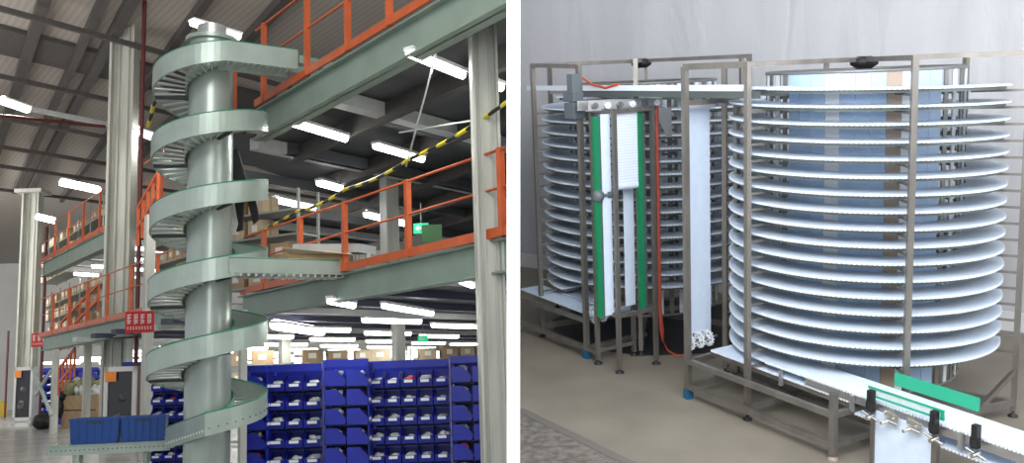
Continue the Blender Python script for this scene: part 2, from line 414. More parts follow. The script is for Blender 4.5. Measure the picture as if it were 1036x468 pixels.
def strip_px(a, b, z, label, **k):
    A, B = Pz('L', *a, z), Pz('L', *b, z); dr = (B-A); L = round(dr.length, 1)
    return strip((A+B)/2, dr.normalized(), L, k.pop('w', .16), label, **k)
strip_px((193, 22), (243, 37), 9.0, 'bright tube light under the roof just above the spiral column top', w=.22, energy=160)
strip_px((2, 101), (28, 110), 9.0, 'bright tube light at the left edge under the dark roof', w=.3, energy=200)
strip_px((62, 184), (100, 192), 8.8, 'tube light hanging between the two tall left columns', w=.34, energy=200)
strip_px((38, 219), (55, 223), 8.8, 'small tube light low beside the far left column', w=.34)
strip_px((139, 132), (153, 137), 8.8, 'small tube light just right of the tall left column', w=.34, energy=120)
UD = 5.25
for i, (a, b, w, lab) in enumerate([((413, 53), (469, 76), .14, 'largest tube light below the upper deck left of the right column'),
                             ((297, 124), (350, 140), .16, 'tube light below the upper deck near the green beam'),
                             ((379, 147), (428, 161), .16, 'tube light below the upper deck above the taped railing'),
                             ((278, 201), (318, 210), .2, 'tube light over the lower deck shelves beside the spiral chute'),
                             ((370, 216), (412, 226), .22, 'tube light behind the orange railing post over the lower deck'),
                             ((322, 184), (345, 190), .2, 'short tube light far back under the upper deck'),
                             ((499, 85), (508, 89), .14, 'tube light cut off by the white wall under the upper deck')]):
    strip_px(a, b, UD, lab, w=w, energy=30 if i < 5 else 0)
# under the lower deck
for i, (a, b, w, lab) in enumerate([((388, 309), (437, 317), .12, 'tube light under the lower deck left of the right column'),
                             ((333, 304), (358, 309), .12, 'short tube light tucked behind the lower deck beam'),
                             ((278, 328), (325, 335), .26, 'wide bright tube light under the lower deck beside the spiral chute'),
                             ((466, 284), (478, 289), .09, 'small lamp under the lower deck close to the right column')]):
    strip_px(a, b, 2.62, lab, w=w, energy=22)
n = 0
for i in range(9):
    for j in range(12):
        p = Vector((9.5+i*2.6, 10+j*3.0+i*1.6, 2.6))
        if beyond(p, 1.2): continue
        strip(p, DB, 1.6, .14, 'slim tube light in the rows receding under the lower deck', group='rows of tube lights under the lower deck', energy=(24 if (i+j) % 4 == 0 else 0))
for k in range(6):
    strip(Vector((UXX+2.2, uy0+1+k*(uy1-uy0-2)/5, UZ-.5)), DB, 2.6, .2, 'tube light in the row under the left upper deck', group='tube lights under the left upper deck', energy=12 if k % 2 else 0)

# exit signs
for (px, py_, dep, lab) in ((426, 231, 16.5, 'green lit exit sign hanging behind the lower deck railing'), (428, 342.5, 24, 'small green lit exit sign under the deck above the middle bin rack')):
    q = Pd('L', px, py_, dep); t = thing('exit_sign', lab, 'sign', q)
    y = Vector((-camr.y, camr.x, 0)); w = .13
    sb_ = link('sign_board', MB().obox(q, camr*w, y*.02, (0, 0, .09)), m_exit, t)
    f = q-y*.03
    link('arrow_mark', MB().prism([f+camr*x*w+Vector((0, 0, z*.09)) for x, z in ((-.8, 0), (-.3, .7), (-.3, .25), (.3, .25), (.3, -.25), (-.3, -.25), (-.3, -.7))], -y*.005), m_label, sb_)
    link('hanger', MB().tube([q+Vector((0, 0, .09)), q+Vector((0, 0, .45))], .008), m_shelf, t)
q = Pd('L', 437, 236, 16.0); one('notice_board', MB().obox(q, camr*.17, Vector((-camr.y, camr.x, 0))*.02, (0, 0, .15)), mat('dull_green_notice', (.06, .16, .06), .6), 'dull green notice board just right of the hanging exit sign', 'sign')

# ------------------------------------------------------------- the roller spiral
SC = Vector((4.64, 12.71, 0)); SR = .78; SI = .345; PITCH = .985
def hz(th):                                # guard top height; th in degrees, increases upward
    return 1.13+PITCH*(th+114)/360
sp = thing('spiral_conveyor', 'tall grey green gravity roller spiral winding down around a round steel column', 'spiral conveyor', SC)
link('center_column', MB().tube([SC+Vector((0, 0, z)) for z in (0, 3, 6.3)], .305, 40), m_spcol, sp)
cp = link('column_cap', MB().tube([SC+Vector((0, 0, 6.3)), SC+Vector((0, 0, 6.36))], .36, 40), m_galv, sp)
link('top_fitting', MB().tube([SC+Vector((.0, 0, 6.36)), SC+Vector((.0, 0, 6.55))], .2, 20), m_roller, sp)
def pol(th, r, z): return Vector((SC.x+r*math.cos(R(th)), SC.y+r*math.sin(R(th)), z))
TH0, TH1 = -112, -96+360*5                 # bottom exit angle and top entry angle
def helix(r0, r1, za, zb, a=TH0, b=TH1, step=6):
    secs = []; n = int((b-a)/step)
    for i in range(n+1):
        th = a+(b-a)*i/n; z = hz(th)
        secs.append([pol(th, r0, z+za), pol(th, r1, z+za), pol(th, r1, z+zb), pol(th, r0, z+zb)])
    return MB().sweep(secs, sm=False)
GH = .29
link('outer_guard', helix(SR-.006, SR+.006, -GH, 0), m_galv, sp)
link('inner_guard', helix(SI-.006, SI+.006, -.24, -.06), m_galv, sp)
for r_ in (SR, SI):
    pts = [pol(TH0+(TH1-TH0)*i/280, r_, hz(TH0+(TH1-TH0)*i/280)+(0 if r_ == SR else -.06)) for i in range(281)]
    link('edge_trim', MB().tube(pts, .011, 6), m_gtrim, sp)
link('bottom_flange', helix(SR-.02, SR, -GH, -GH+.012), m_galv, sp)
RN = 30; rl = []
tot = int(RN*(TH1-TH0)/360)
stuffmb = MB()
for i in range(tot):
    th = TH0+2+360/RN*i; z = hz(th)-.262
    a, b = pol(th, SI+.01, z), pol(th, SR-.01, z)
    if i < tot-100 and False: pass
    m_ = MB() if i < 100 else stuffmb
    m_.tube([a, b], [.013, .027], 8)
    if i < 100: link('roller', m_, m_roller, sp)
tag(link('upper_rollers', stuffmb, m_roller, sp), kind='stuff')
for k in range(16):                        # brackets that hold the chute on the column
    th = -90+k*120; z = hz(th)-.27
    if th > TH1: break
    link('bracket_arm', MB().bar(pol(th, .3, z-.02), pol(th, SR-.02, z-.02), .04, .04), m_dark, sp)
# bolt heads on the lowest guard
bm_ = MB()
for i in range(22):
    th = TH0+4+8*i; c = pol(th, SR+.008, hz(th)-.2); n_ = pol(th, SR+.02, hz(th)-.2)
    bm_.tube([c, n_], .008, 6)
tag(link('bolt_heads', bm_, m_dark, sp), kind='stuff')
# straight top infeed, joining at TH1
def straight(parent, p, dr, L, dz, z, w, pref=''):
    """open roller chute from p (outer-guard foot of the joint) along dr"""
    side_ = Vector((-dr.y, dr.x, 0))
    return side_
def chute(parent, outer0, inner0, outer1, inner1, zt0, zt1, nroll, gh=GH, inner_h=GH):
    def wall(a, b, h, nm, tr=True):
        a0 = Vector((a.x, a.y, zt0)); b0 = Vector((b.x, b.y, zt1)); dd = (b0-a0).normalized(); nn = Vector((-dd.y, dd.x, 0)).normalized()*.006
        mb = MB(); mb.add([a0-nn, a0+nn, b0+nn, b0-nn]+[v-Vector((0, 0, h)) for v in (a0-nn, a0+nn, b0+nn, b0-nn)],
                          [(0, 3, 2, 1), (4, 5, 6, 7), (0, 1, 5, 4), (1, 2, 6, 5), (2, 3, 7, 6), (3, 0, 4, 7)])
        link(nm, mb, m_galv, parent)
        if tr: link('edge_trim', MB().tube([a0, b0], .010, 6), m_gtrim, parent)
    wall(outer0, outer1, gh, 'straight_guard'); wall(inner0, inner1, inner_h, 'straight_guard')
    for i in range(nroll):
        f = (i+.5)/nroll; z = zt0+(zt1-zt0)*f-.22
        a = outer0.lerp(outer1, f); b = inner0.lerp(inner1, f)
        link('straight_roller', MB().tube([(a.x, a.y, z), (b.x, b.y, z)], .022, 8), m_roller, parent)
# top run: towards the upper deck
o0 = pol(TH1, SR, 0); i0 = pol(TH1, SI, 0)
tdir = Vector((-math.sin(R(TH1)), math.cos(R(TH1)), 0))
e_t = Pd('L', 303, 50, (Px('L', 303, 50, 5.55)-EYE).length*.97)
chute(sp, o0, i0, o0+tdir*1.0, i0+tdir*1.0, hz(TH1), hz(TH1)+.02, 11)
# middle entry that joins the chute at lower-deck height (a branch conveyor resting on the deck edge)
br = thing('branch_conveyor', 'straight grey roller conveyor joining the spiral at lower deck height through the railing', 'conveyor', pol(-90, SR, 3.0))
zt = hz(-114+720)+.05
ob = pol(-92, SR+.02, 0); ib = pol(-92, SI+.05, 0); td = Vector((1, .02, 0))
chute(br, ob, ib, ob+td*2.6, ib+td*2.6, zt-.02, zt+.03, 24, .2, .2)
for x_ in (1.2, 2.4):
    g = ob+td*x_; link('support_leg', MB().box((g.x-.02, g.y-.02, 3.0 if g.x > LOWX else 2.95), (g.x+.02, g.y+.02, zt-.15)), m_galv, br)
# top branch on the upper deck: curved grey feed conveyor behind the railing
tb = thing('feed_conveyor', 'short grey roller conveyor on the upper deck feeding the spiral top', 'conveyor', o0+tdir*1.0)
a0 = o0+tdir*1.02; b0 = i0+tdir*1.02; zt_ = hz(TH1)-.05
chute(tb, a0, b0, a0+Vector((1.5, .1, 0)), b0+Vector((1.5, .1, 0)), zt_, zt_, 12, .12, .12)
for x_ in (.5, 1.4):
    g = a0+Vector((x_, .1, 0)); link('support_leg', MB().box((g.x-.02, g.y-.02, 5.67 if g.x > UPX else 5.3), (g.x+.02, g.y+.02, zt_-.1)), m_galv, tb)
# bottom run
o0 = pol(TH0, SR, 0); i0 = pol(TH0, SI, 0)
ex = Pz('L', 168, 434, .905); ddir = Vector((ex.x-o0.x, ex.y-o0.y, 0)).normalized(); LL = (Vector((ex.x, ex.y, 0))-o0).length
side_ = Vector((ddir.y, -ddir.x, 0)); 
if side_.dot(i0-o0) < 0: side_ = -side_
chute(sp, o0, i0, o0+ddir*LL, o0+ddir*LL+camf*.5, hz(TH0), .93, 14)
# level outfeed platform
pf = thing('roller_platform', 'low pale green roller conveyor carrying the blue crates at the spiral foot', 'conveyor', ex)
pa = Pz('L', 172, 446, .72); pb = Pz('L', 50, 452, .72); pd_ = (pb-pa).normalized(); ps = Vector((pd_.y, -pd_.x, 0))
if ps.y < 0: ps = -ps
W_ = .52
def hb(a, b, w, h): return MB().bar(a, b, w, h)
link('side_rail', hb(pa+Vector((0, 0, -.06)), pb+Vector((0, 0, -.06)), .035, .13), m_galv, pf)
link('side_rail', hb(pa+ps*W_+Vector((0, 0, -.06)), pb+ps*W_+Vector((0, 0, -.06)), .035, .13), m_galv, pf)
link('end_rail', hb(pb+Vector((0, 0, -.06)), pb+ps*W_+Vector((0, 0, -.06)), .035, .13), m_galv, pf)
link('rail_lip', hb(pa+Vector((0, 0, .005)), pb+Vector((0, 0, .005)), .07, .012), m_galv, pf)
pl = (pb-pa).length
for i in range(20):
    g = pa+pd_*(pl*(i+.5)/20); link('roller', MB().tube([g+ps*.02+Vector((0, 0, -.03)), g+ps*(W_-.02)+Vector((0, 0, -.03))], .026, 8), m_roller, pf)
for f, s_ in ((.22, .1), (.22, .9), (.8, .1), (.8, .9)):
    g = pa+pd_*pl*f+ps*W_*s_; link('support_leg', MB().box((g.x-.025, g.y-.025, 0), (g.x+.025, g.y+.025, g.z-.1)), m_galv, pf)
holes = MB()
for i in range(26):
    g = pa+pd_*(pl*(i+.5)/26)-ps*.0185; holes.obox(g+Vector((0, 0, -.06)), pd_*.008, ps*.002, (0, 0, .008))
tag(link('rail_holes', holes, m_dark, pf), kind='stuff')

# crates on it
def crate(org, ux, uy, w, dp, h, label, m, ribs=True):
    t = thing('plastic_crate', label, 'crate', org); z = Vector((0, 0, 1)); ux = ux.normalized(); uy = uy.normalized(); th = .015
    body = MB()
    tp_ = .94
    def P(x, y, zz): k = tp_+(1-tp_)*zz/h; return org+ux*(w/2+(x-.5)*w*k)+uy*(dp/2+(y-.5)*dp*k)+z*zz
    outer = [[P(x, y, zz) for x, y in ((0, 0), (1, 0), (1, 1), (0, 1))] for zz in (0, h)]
    inner = [[P(x, y, zz) for x, y in ((.04, .05), (.96, .05), (.96, .95), (.04, .95))] for zz in (h, .02)]
    body.sweep([*outer, *inner], sm=False)
    cbd = link('crate_body', body, m, t)
    rim = MB()
    for a, b in ((P(0, 0, h), P(1, 0, h)), (P(1, 0, h), P(1, 1, h)), (P(1, 1, h), P(0, 1, h)), (P(0, 1, h), P(0, 0, h))): rim.bar(a, b, .03, .03)
    link('rim', rim, m, t)
    if ribs:
        rb = MB()
        for k in range(3):
            zz = h*(.22+.25*k); rb.bar(P(0, -.01, zz), P(1, -.01, zz), .012, .012); rb.bar(P(-.01, 0, zz), P(-.01, 1, zz), .012, .012); rb.bar(P(1.01, 0, zz), P(1.01, 1, zz), .012, .012)
        for k in range(7): rb.bar(P(k/6, -.01, .02), P(k/6, -.01, h), .012, .012)
        link('ribs', rb, m, t)
        link('handle_slot', MB().bar(P(.35, -.015, h*.86), P(.65, -.015, h*.86), .006, .03), m_dark, cbd)
    return t
tw = None
def edge_at(px):                           # distance along the platform whose pixel column is px
    lo, hi = 0, pl
    for _ in range(30):
        mid = (lo+hi)/2; v = ML.transposed() @ (pa+pd_*mid-EYE); x = CX+F*v.x/v.z
        if x > px: lo = mid
        else: hi = mid
    return lo
for (x0, x1, lab) in ((69, 119, 'left one of the two blue plastic crates on the low roller conveyor'), (121, 166, 'right one of the two blue plastic crates, next to the spiral outlet')):
    e0, e1 = edge_at(x1), edge_at(x0)
    crate(pa+pd_*e1+ps*.06+Vector((0, 0, .012)), -pd_, ps, e1-e0, .4, .34, lab, m_tote)

# ------------------------------------------------------------- blue bins
def bin_proto(w=.2, dp=.28, h=.185):
    t = thing('picking_bin', 'x', 'bin', (0, 0, 0)); z = 0
    # front faces -Y, open hopper front
    body = MB(); th = .008
    prof = [(0, 0), (dp, 0), (dp, h), (.11, h), (.0, .085)]
    for sx in (-w/2, w/2-th): body.prism([(sx, y, zz) for y, zz in prof], (th, 0, 0))
    body.box((-w/2, 0, 0), (w/2, dp, .008)).box((-w/2, dp-th, 0), (w/2, dp, h)).prism([(-w/2, 0, 0), (-w/2, .008, 0), (-w/2, -.012, .085), (-w/2, -.02, .085)], (w, 0, 0))
    body.box((-w/2, .1, h-.012), (w/2, .11, h))
    bb_ = link('bin_body', body, m_bin, t)
    link('bin_label', MB().box((-w*.28, -.026, .045), (w*.28, -.014, .078)), m_label, bb_)
    return t
CLIP[0] = False; bp0 = bin_proto(); CLIP[0] = True; used = [False]
pk_protos = []
for k in range(4):
    mb = MB().blob((0, 0, .045), .055, .45, 7, 4, (1.25, 1.1, .8)).blob((.04, .02, .05), .04, .5, 6, 4, (1, 1, .7))
    pk_protos.append(mb)
pk_meshes = []; PS = [1.]
def packet(p, ang, lab, grp):
    k = random.randrange(4); red = random.random() < .06
    if len(pk_meshes) < 5:
        kk = len(pk_meshes)
        CLIP[0] = False; o = link('wrapped_packet', pk_protos[kk % 4], m_bag if kk < 4 else m_redbag, None, 'L', loc=(0, 0, 0)); CLIP[0] = True; pk_meshes.append(o)
    else:
        o = pk_meshes[4 if red else k].copy(); COL.objects.link(o)
    o.matrix_world = Matrix.Translation(p) @ Matrix.Rotation(ang+random.uniform(-.5, .5), 4, 'Z') @ Matrix.Diagonal((random.uniform(.85, 1.2)*PS[0],)*3+(1,))
    tag(o, lab, 'packet', grp)
def bin_wall(name, px0, px1, dep, cols, rows, side, ztop=1.57, rh=.22):
    """rack of stacked bins between two pixel columns, standing at a given distance"""
    A = Pd('L', px0, 372, dep); B = Pd('L', px1, 372, dep); A.z = B.z = 0
    L = (B-A).length; ux = (B-A).normalized(); uy = Vector((-ux.y, ux.x, 0)); ang = math.atan2(ux.y, ux.x)
    rk = thing('bin_rack', 'dark blue steel rack frame of ' + name, 'rack', (A+B)/2)
    D = .42
    zs = rh/.22; PS[0] = zs
    link('header_panel', MB().obox((A+B)/2+uy*.06+Vector((0, 0, ztop-.0)), ux*L/2, uy*.05, (0, 0, .055)), m_bin, rk)
    for f in (0, 1): link('upright', MB().obox(A+ux*(L*f+(.012 if f == 0 else -.012))+uy*(D/2+.1)+Vector((0, 0, ztop/2)), ux*.01, uy*D/2, (0, 0, ztop/2)), m_bin, rk)
    link('back_panel', MB().obox((A+B)/2+uy*(D+.06)+Vector((0, 0, ztop/2)), ux*(L/2-.03), uy*.008, (0, 0, ztop/2)), m_bin, rk)
    cw_ = L/cols
    for r in range(rows):
        z = ztop-.06-rh*(r+1)
        link('shelf', MB().obox((A+B)/2+uy*(D/2+.08)+Vector((0, 0, z-.012)), ux*(L/2-.025), uy*(D/2-.03), (0, 0, .008)), m_dark, rk)
        for c in range(cols):
            if used[0]: o = copy_tree(bp0)
            else: o = bp0; used[0] = True
            pos = A+ux*(cw_*(c+.5))+Vector((0, 0, z))
            rot = ang; sc = (cw_*.93/.2, zs, zs)
            if side:
                rot = ang+PI/2; sc = (zs, cw_*.93/.28, zs)
                pos = A+ux*(cw_*(c+.965))+uy*.14+Vector((0, 0, z))
            o.matrix_world = Matrix.Translation(pos) @ Matrix.Rotation(rot, 4, 'Z') @ Matrix.Diagonal((*sc, 1))
            o['label'] = 'blue bin, %s row, %s from left, in %s' % (ORD[r], ORD[c], name)
            o['group'] = 'blue bins in ' + name
            if not side:
                packet(pos+uy*.09+Vector((0, 0, .035)), ang, 'crumpled wrapped packet in a bin of ' + name, 'packets in ' + name)
            elif c == 0 or random.random() < .5:
                packet(pos-ux*cw_*.5+Vector((0, 0, .12)), ang, 'crumpled wrapped packet in a bin of ' + name, 'packets in ' + name)
bin_wall('sideways rack end beside the spiral foot', 243, 269, 14.3, 1, 6, True, 1.70, .285)
bin_wall('three-column rack near the spiral foot', 270, 325, 14.5, 3, 6, False, 1.70, .285)
bin_wall('plain sideways rack end in the middle', 327, 372, 14.1, 2, 6, True, 1.74, .285)
bin_wall('middle rack with five columns', 372, 454, 14.5, 5, 6, False, 1.70, .285)
bin_wall('plain rack end beside the column', 455, 498, 14.1, 2, 6, True, 1.73, .285)
bin_wall('rack just left of the spiral', 153, 192, 18, 3, 6, False, 1.72, .26)
bin_wall('narrow rack right of the cabinet', 123, 146, 25, 2, 6, False, 2.1, .34)
bin_wall('distant rack behind waste carton', 58, 100, 41, 4, 6, True, 2.35, .38)
bin_wall('distant rack behind the brace', 31, 55, 44, 3, 6, False, 2.45, .38)

# diagonal braces left of the waste carton
a, b = Pd('L', 34, 374, 33), Pd('L', 52, 420, 32); c, d_ = Pd('L', 52, 374, 32), Pd('L', 36, 400, 33)
t = thing('cross_brace', 'grey crossed steel brace left of the waste carton', 'brace', b)
link('brace_bar', MB().bar(a, b, .09), m_galv, t); link('brace_bar', MB().bar(c, d_, .07), m_galv, t)

# cabinet and friends --------------------------------------------
def cabinet(px0, px1, yt, yb, dep, label, side_m):
    A, B = Pd('L', px0, yb, dep), Pd('L', px1, yb, dep); T = Pd('L', px0, yt, dep)
    A.z = B.z = 0.0; w = (B-A).length; h = T.z; ux = (B-A).normalized(); uy = Vector((-ux.y, ux.x, 0)); z = Vector((0, 0, 1))
    t = thing('cabinet', label, 'cabinet', A)
    def P(x, y, zz): return A+ux*x*w+uy*y+z*zz*h
    link('case', MB().obox(P(.5, .32, .5), ux*w/2, uy*.28, z*h/2), side_m, t)
    fr = MB()
    for x in (.06, .94): fr.obox(P(x, 0, .5), ux*w*.06, uy*.04, z*h/2)
    for zz in (.03, .12, .97): fr.obox(P(.5, 0, zz), ux*w/2, uy*.04, z*h*.03)
    df_ = link('door_frame', fr, m_cabwhite, t)
    link('door_glass', MB().obox(P(.5, 0.02, .55), ux*w*.4, uy*.01, z*h*.42), m_cabglass, df_)
    link('stored_item', MB().blob(P(.45, -.0, .35), .16, .3, 8, 6, (1, .3, 1.2)), m_cabinside, t); link('stored_item', MB().blob(P(.6, -.0, .62), .12, .3, 8, 6, (1.4, .3, .8)), m_cabinside, t)
    link('orange_sticker', MB().obox(P(.22, -.05, .88), ux*w*.17, uy*.01, z*h*.06), m_orlabel, df_)
    return t
cabinet(104, 137, 371, 440, 23, 'white framed glass fronted cabinet with an orange sticker behind the crates', m_redpipe)
t2 = cabinet(13, 32, 371, 420, 40, 'small distant white framed cabinet at the foot of the far left column', m_cabwhite)
t2b = Pz('L', 8, 420, 0)
one('yellow_stand', MB().box((t2b.x-.5, t2b.y-.2, 0), (t2b.x-.1, t2b.y+.1, .9)), m_yellow, 'yellow floor stand at the far left edge beside the small cabinet', 'stand')
# waste carton
A = Pz('L', 62, 433, 0); B = Pz('L', 97, 433, 0); ux = (B-A).normalized(); uy = Vector((-ux.y, ux.x, 0)); w = (B-A).length; hh = (Pd('L', 80, 394, Pz('L', 80, 433, 0).length)).z
hh = 1.25
t = thing('waste_carton', 'big brown cardboard box overflowing with film and sacks behind the crates', 'box', A)
cb = MB()
for a_, b_ in ((A, B), (B, B+uy*1.1), (B+uy*1.1, A+uy*1.1), (A+uy*1.1, A)): cb.bar(a_+Vector((0, 0, hh/2)), b_+Vector((0, 0, hh/2)), .04, hh)
cb.obox(A+ux*w/2+uy*.55+Vector((0, 0, .05)), ux*w/2, uy*.55, (0, 0, .05))
link('box_walls', cb, m_carton, t); link('binding_strap', MB().obox(A+ux*w/2-uy*.03+Vector((0, 0, hh*.55)), ux*w*.5, uy*.004, (0, 0, .02)), m_black, t)
mb = MB()
for k in range(26): mb.blob(A+ux*w*random.uniform(.3, 1)+uy*random.uniform(.05, 1)+Vector((0, 0, hh+random.uniform(-.05, .22))), random.uniform(.1, .24), .35, 8, 5)
tag(link('waste_film', mb, m_film), 'heap of crumpled white plastic film on top of the cardboard box', 'film', kind='stuff')
mb = MB()
for k in range(16): mb.blob(A+ux*w*random.uniform(-.02, .62)+uy*random.uniform(.0, 1)+Vector((0, 0, hh+random.uniform(.1, .62)*(1-.2*random.random()))), random.uniform(.16, .3), .3, 8, 5)
tag(link('woven_sacks', mb, m_sack), 'olive woven sacks piled over the left side of the cardboard box', 'sacks', kind='stuff')
one('black_jacket', MB().blob(A+ux*.0-uy*.1+Vector((0, 0, .85)), .3, .2, 10, 8, (.55, .5, 1.5)).blob(A+ux*.05-uy*.05+Vector((0, 0, 1.25)), .2, .2, 10, 6), m_black, 'black sheet hanging over the left edge of the cardboard box', 'sheet')
q = Pz('L', 43, 434, 0)
one('black_bag', MB().blob(q+Vector((0, 0, .30)), .42, .12, 12, 8, (.95, .7, .72)).blob(q+camr*.3+Vector((0, 0, .28)), .3, .12, 12, 8, (.9, .7, .9)), m_black, 'black bin bag lying on the floor left of the waste carton', 'bag')

# red banners
def banner(px0, px1, yt, yb, dep, label):
    TL, TR = Pd('L', px0, yt, dep), Pd('L', px1, yt-1, dep); BL = Pd('L', px0, yb, dep); h = TL.z-BL.z; z = Vector((0, 0, 1))
    ux = (TR-TL); w = ux.length; ux.normalize(); n_ = Vector((-ux.y, ux.x, 0)).normalized()
    t = thing('banner', label, 'banner', BL)
    def P(x, zz, o=0): return TL+ux*w*x-z*h*zz-n_*o
    cl_ = link('cloth', MB().prism([P(0, 0), P(1, 0), P(1, 1), P(0, 1)], n_*.02), m_banner, t)
    def stroke(mb, x, zz, dx, dz, k=.022): mb.bar(P(x, zz, .012), P(x+dx, zz+dz, .012), .006, k*3*h, up=z)
    random.seed(int(px0))
    for i in range(4):
        cx_ = .14+.235*i; g = MB()
        for zz in (.18, .30, .44): g.bar(P(cx_-.07, zz, .012), P(cx_+.07, zz+random.uniform(-.02, .02), .012), .004, h*.045, up=z)
        for xx in (-.05, 0.0, .055)[:2+i % 2]: g.bar(P(cx_+xx, .14, .012), P(cx_+xx+.004, .55, .012), .004, w*.018, up=ux)
        g.bar(P(cx_-.06, .58, .012), P(cx_+.06, .52, .012), .004, h*.04, up=z)
        link('character', g, m_bantext, cl_)
    for i in range(9):
        cx_ = .1+.1*i; g = MB().bar(P(cx_-.03, .74, .012), P(cx_+.03, .74, .012), .004, h*.03, up=z).bar(P(cx_, .7, .012), P(cx_, .85, .012), .004, w*.012, up=ux).bar(P(cx_-.03, .82, .012), P(cx_+.03, .82, .012), .004, h*.03, up=z)
        link('small_character', g, m_bantext, cl_)
banner(127, 156, 315, 337, 18.6, 'red banner with white characters hung beside the tall left column')
banner(32, 53, 337, 351, 33, 'smaller distant red banner with white characters near the far left column')

# black drapes behind the spiral
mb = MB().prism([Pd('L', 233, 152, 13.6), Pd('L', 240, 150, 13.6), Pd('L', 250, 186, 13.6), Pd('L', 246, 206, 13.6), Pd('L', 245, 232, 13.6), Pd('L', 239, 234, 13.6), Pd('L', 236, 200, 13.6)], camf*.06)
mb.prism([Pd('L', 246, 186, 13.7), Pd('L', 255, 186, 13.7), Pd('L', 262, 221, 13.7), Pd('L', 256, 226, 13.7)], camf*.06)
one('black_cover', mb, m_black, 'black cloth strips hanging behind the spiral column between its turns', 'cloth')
mb = MB().prism([Pd('L', 232, 200, 13.45), Pd('L', 236, 203, 13.45), Pd('L', 240, 226, 13.45), Pd('L', 237, 236, 13.45), Pd('L', 231, 238, 13.45)], camf*.05)
one('white_film', mb, m_film, 'white plastic film hanging against the spiral column', 'film')

# shelving with cartons ------------------------------------------
cprotos = []
def carton_proto(m):
    t = thing('carton', 'x', 'carton', (0, 0, 0))
    bo = link('box_body', MB().box((-.2, -.2, 0), (.2, .2, .3)), m, t)
    link('box_label', MB().box((-.09, -.205, .1), (.06, -.199, .22)), m_cartape, bo)
    link('packing_tape', MB().box((-.203, -.03, .02), (.203, .03, .303)), m_carton2 if m is m_carton else m_carton, bo)
    return t
cused = [False, False]
def carton(p, ang, s, label, group):
    k = random.randrange(2)
    if len(cprotos) < 2: CLIP[0] = False; k = len(cprotos); cprotos.append(carton_proto((m_carton, m_carton2)[k])); o = cprotos[k]; CLIP[0] = True
    else: o = copy_tree(cprotos[k])
    o.matrix_world = Matrix.Translation(p) @ Matrix.Rotation(ang, 4, 'Z') @ Matrix.Diagonal((*s, 1))
    tag(o, label, 'carton', group)
def shelving(A, B, z0, levels, lh, D, nm, fill=.85, cwid=.42):
    A = Vector((A.x, A.y, z0)); B = Vector((B.x, B.y, z0)); L = (B-A).length; ux = (B-A)/L; uy = Vector((-ux.y, ux.x, 0)); ang = math.atan2(ux.y, ux.x)
    t = thing('storage_shelf', 'grey steel shelf unit of ' + nm, 'shelf', (A+B)/2)
    n = max(1, int(L/2.0))
    for i in range(n+1):
        for s in (0, 1): link('upright', MB().obox(A+ux*L*i/n+uy*D*s+Vector((0, 0, levels*lh/2)), ux*.02, uy*.02, (0, 0, levels*lh/2)), m_shelf, t)
    for l in range(levels):
        z = .08+l*lh
        link('shelf_board', MB().obox(A+ux*L/2+uy*D/2+Vector((0, 0, z)), ux*L/2, uy*D/2, (0, 0, .015)), m_shelf, t)
        x = .25; i = 0
        while x < L-.2:
            wv = random.uniform(.75, 1.15)*cwid/.4
            if random.random() < fill and not beyond(A+ux*x, .5):
                carton(A+ux*x+uy*.24+Vector((0, 0, z+.016)), ang, (wv, 1.0, random.uniform(.75, 1.0)*min(1.5, (lh-.08)/.32)), 'carton on the %s level of %s' % (ORD[l], nm), 'cartons on the %s level of %s' % (ORD[l], nm))
            x += .4*wv+.06+random.uniform(0, .1); i += 1
shelving(Pd('L', 226, 300, 16.2), Pd('L', 302, 300, 15.4), 3.0, 4, .42, .5, 'the shelf on the lower deck behind the railing')
shelving(Pd('L', 300, 300, 20), Pd('L', 360, 300, 20), 3.0, 3, .4, .5, 'the further shelf on the lower deck', .8)
shelving(Pd('L', 146, 300, 28), Pd('L', 200, 300, 25), LZ, 6, .55, .6, 'the shelf behind the left side of the spiral', .8, .5)
shelving(Pd('L', 42, 230, 46), Pd('L', 104, 230, 36), UZ, 3, .75, .8, 'the far upper deck shelf between the left columns', .85, .55)
shelving(Pd('L', 44, 300, 44), Pd('L', 104, 300, 34), LZ, 4, .65, .8, 'the far lower deck shelf between the left columns', .8, .55)
shelving(Pd('L', 232, 355, 23), Pd('L', 500, 355, 25), 0, 5, .46, .5, 'the long shelf far behind the bin racks', .85, .5)
# orange stair-like guards between the left columns
for (x0, y0, x1, y1, dep, lab) in ((62, 326, 100, 287, 31, 'orange stair rail climbing behind the tall column on the lower deck'), (60, 372, 76, 352, 31, 'orange slide board leaning under the left deck'), (140, 210, 160, 175, 22, 'orange stair rail climbing behind the left side of the spiral')):
    a, b = Pd('L', x0, y0, dep), Pd('L', x1, y1, dep-1)
    t = thing('stair_rail', lab, 'railing', a)
    link('hand_rail', MB().bar(a, b, .07), m_orange, t); link('lower_rail', MB().bar(a-Vector((0, 0, .5)), b-Vector((0, 0, .5)), .07), m_orange, t)
    for k in range(5):
        g = a.lerp(b, k/4); link('baluster', MB().box((g.x-.03, g.y-.03, g.z-.9), (g.x+.03, g.y+.03, g.z)), m_orange, t)
q = Pd('L', 340, 262, 13.4)
t = thing('open_carton', 'open brown carton lying behind the lower deck railing', 'carton', Vector((q.x, q.y, 3.0)))
g = Vector((q.x-.1, q.y+.25, 3.0)); mb = MB().obox(g+Vector((0, 0, .14)), camr*.42, camf*.2, (0, 0, .14)); link('box_body', mb, m_carton, t)
link('flap', MB().prism([g+Vector((0, 0, .28))-camr*.42-camf*.2, g+Vector((0, 0, .28))+camr*.42-camf*.2, g+Vector((0, 0, .22))+camr*.5-camf*.36, g+Vector((0, 0, .36))-camr*.5-camf*.3], (0, 0, .01)), m_carton2, t)
a, b = Pd('L', 305, 252, 14.2), Pd('L', 372, 252, 13.6)
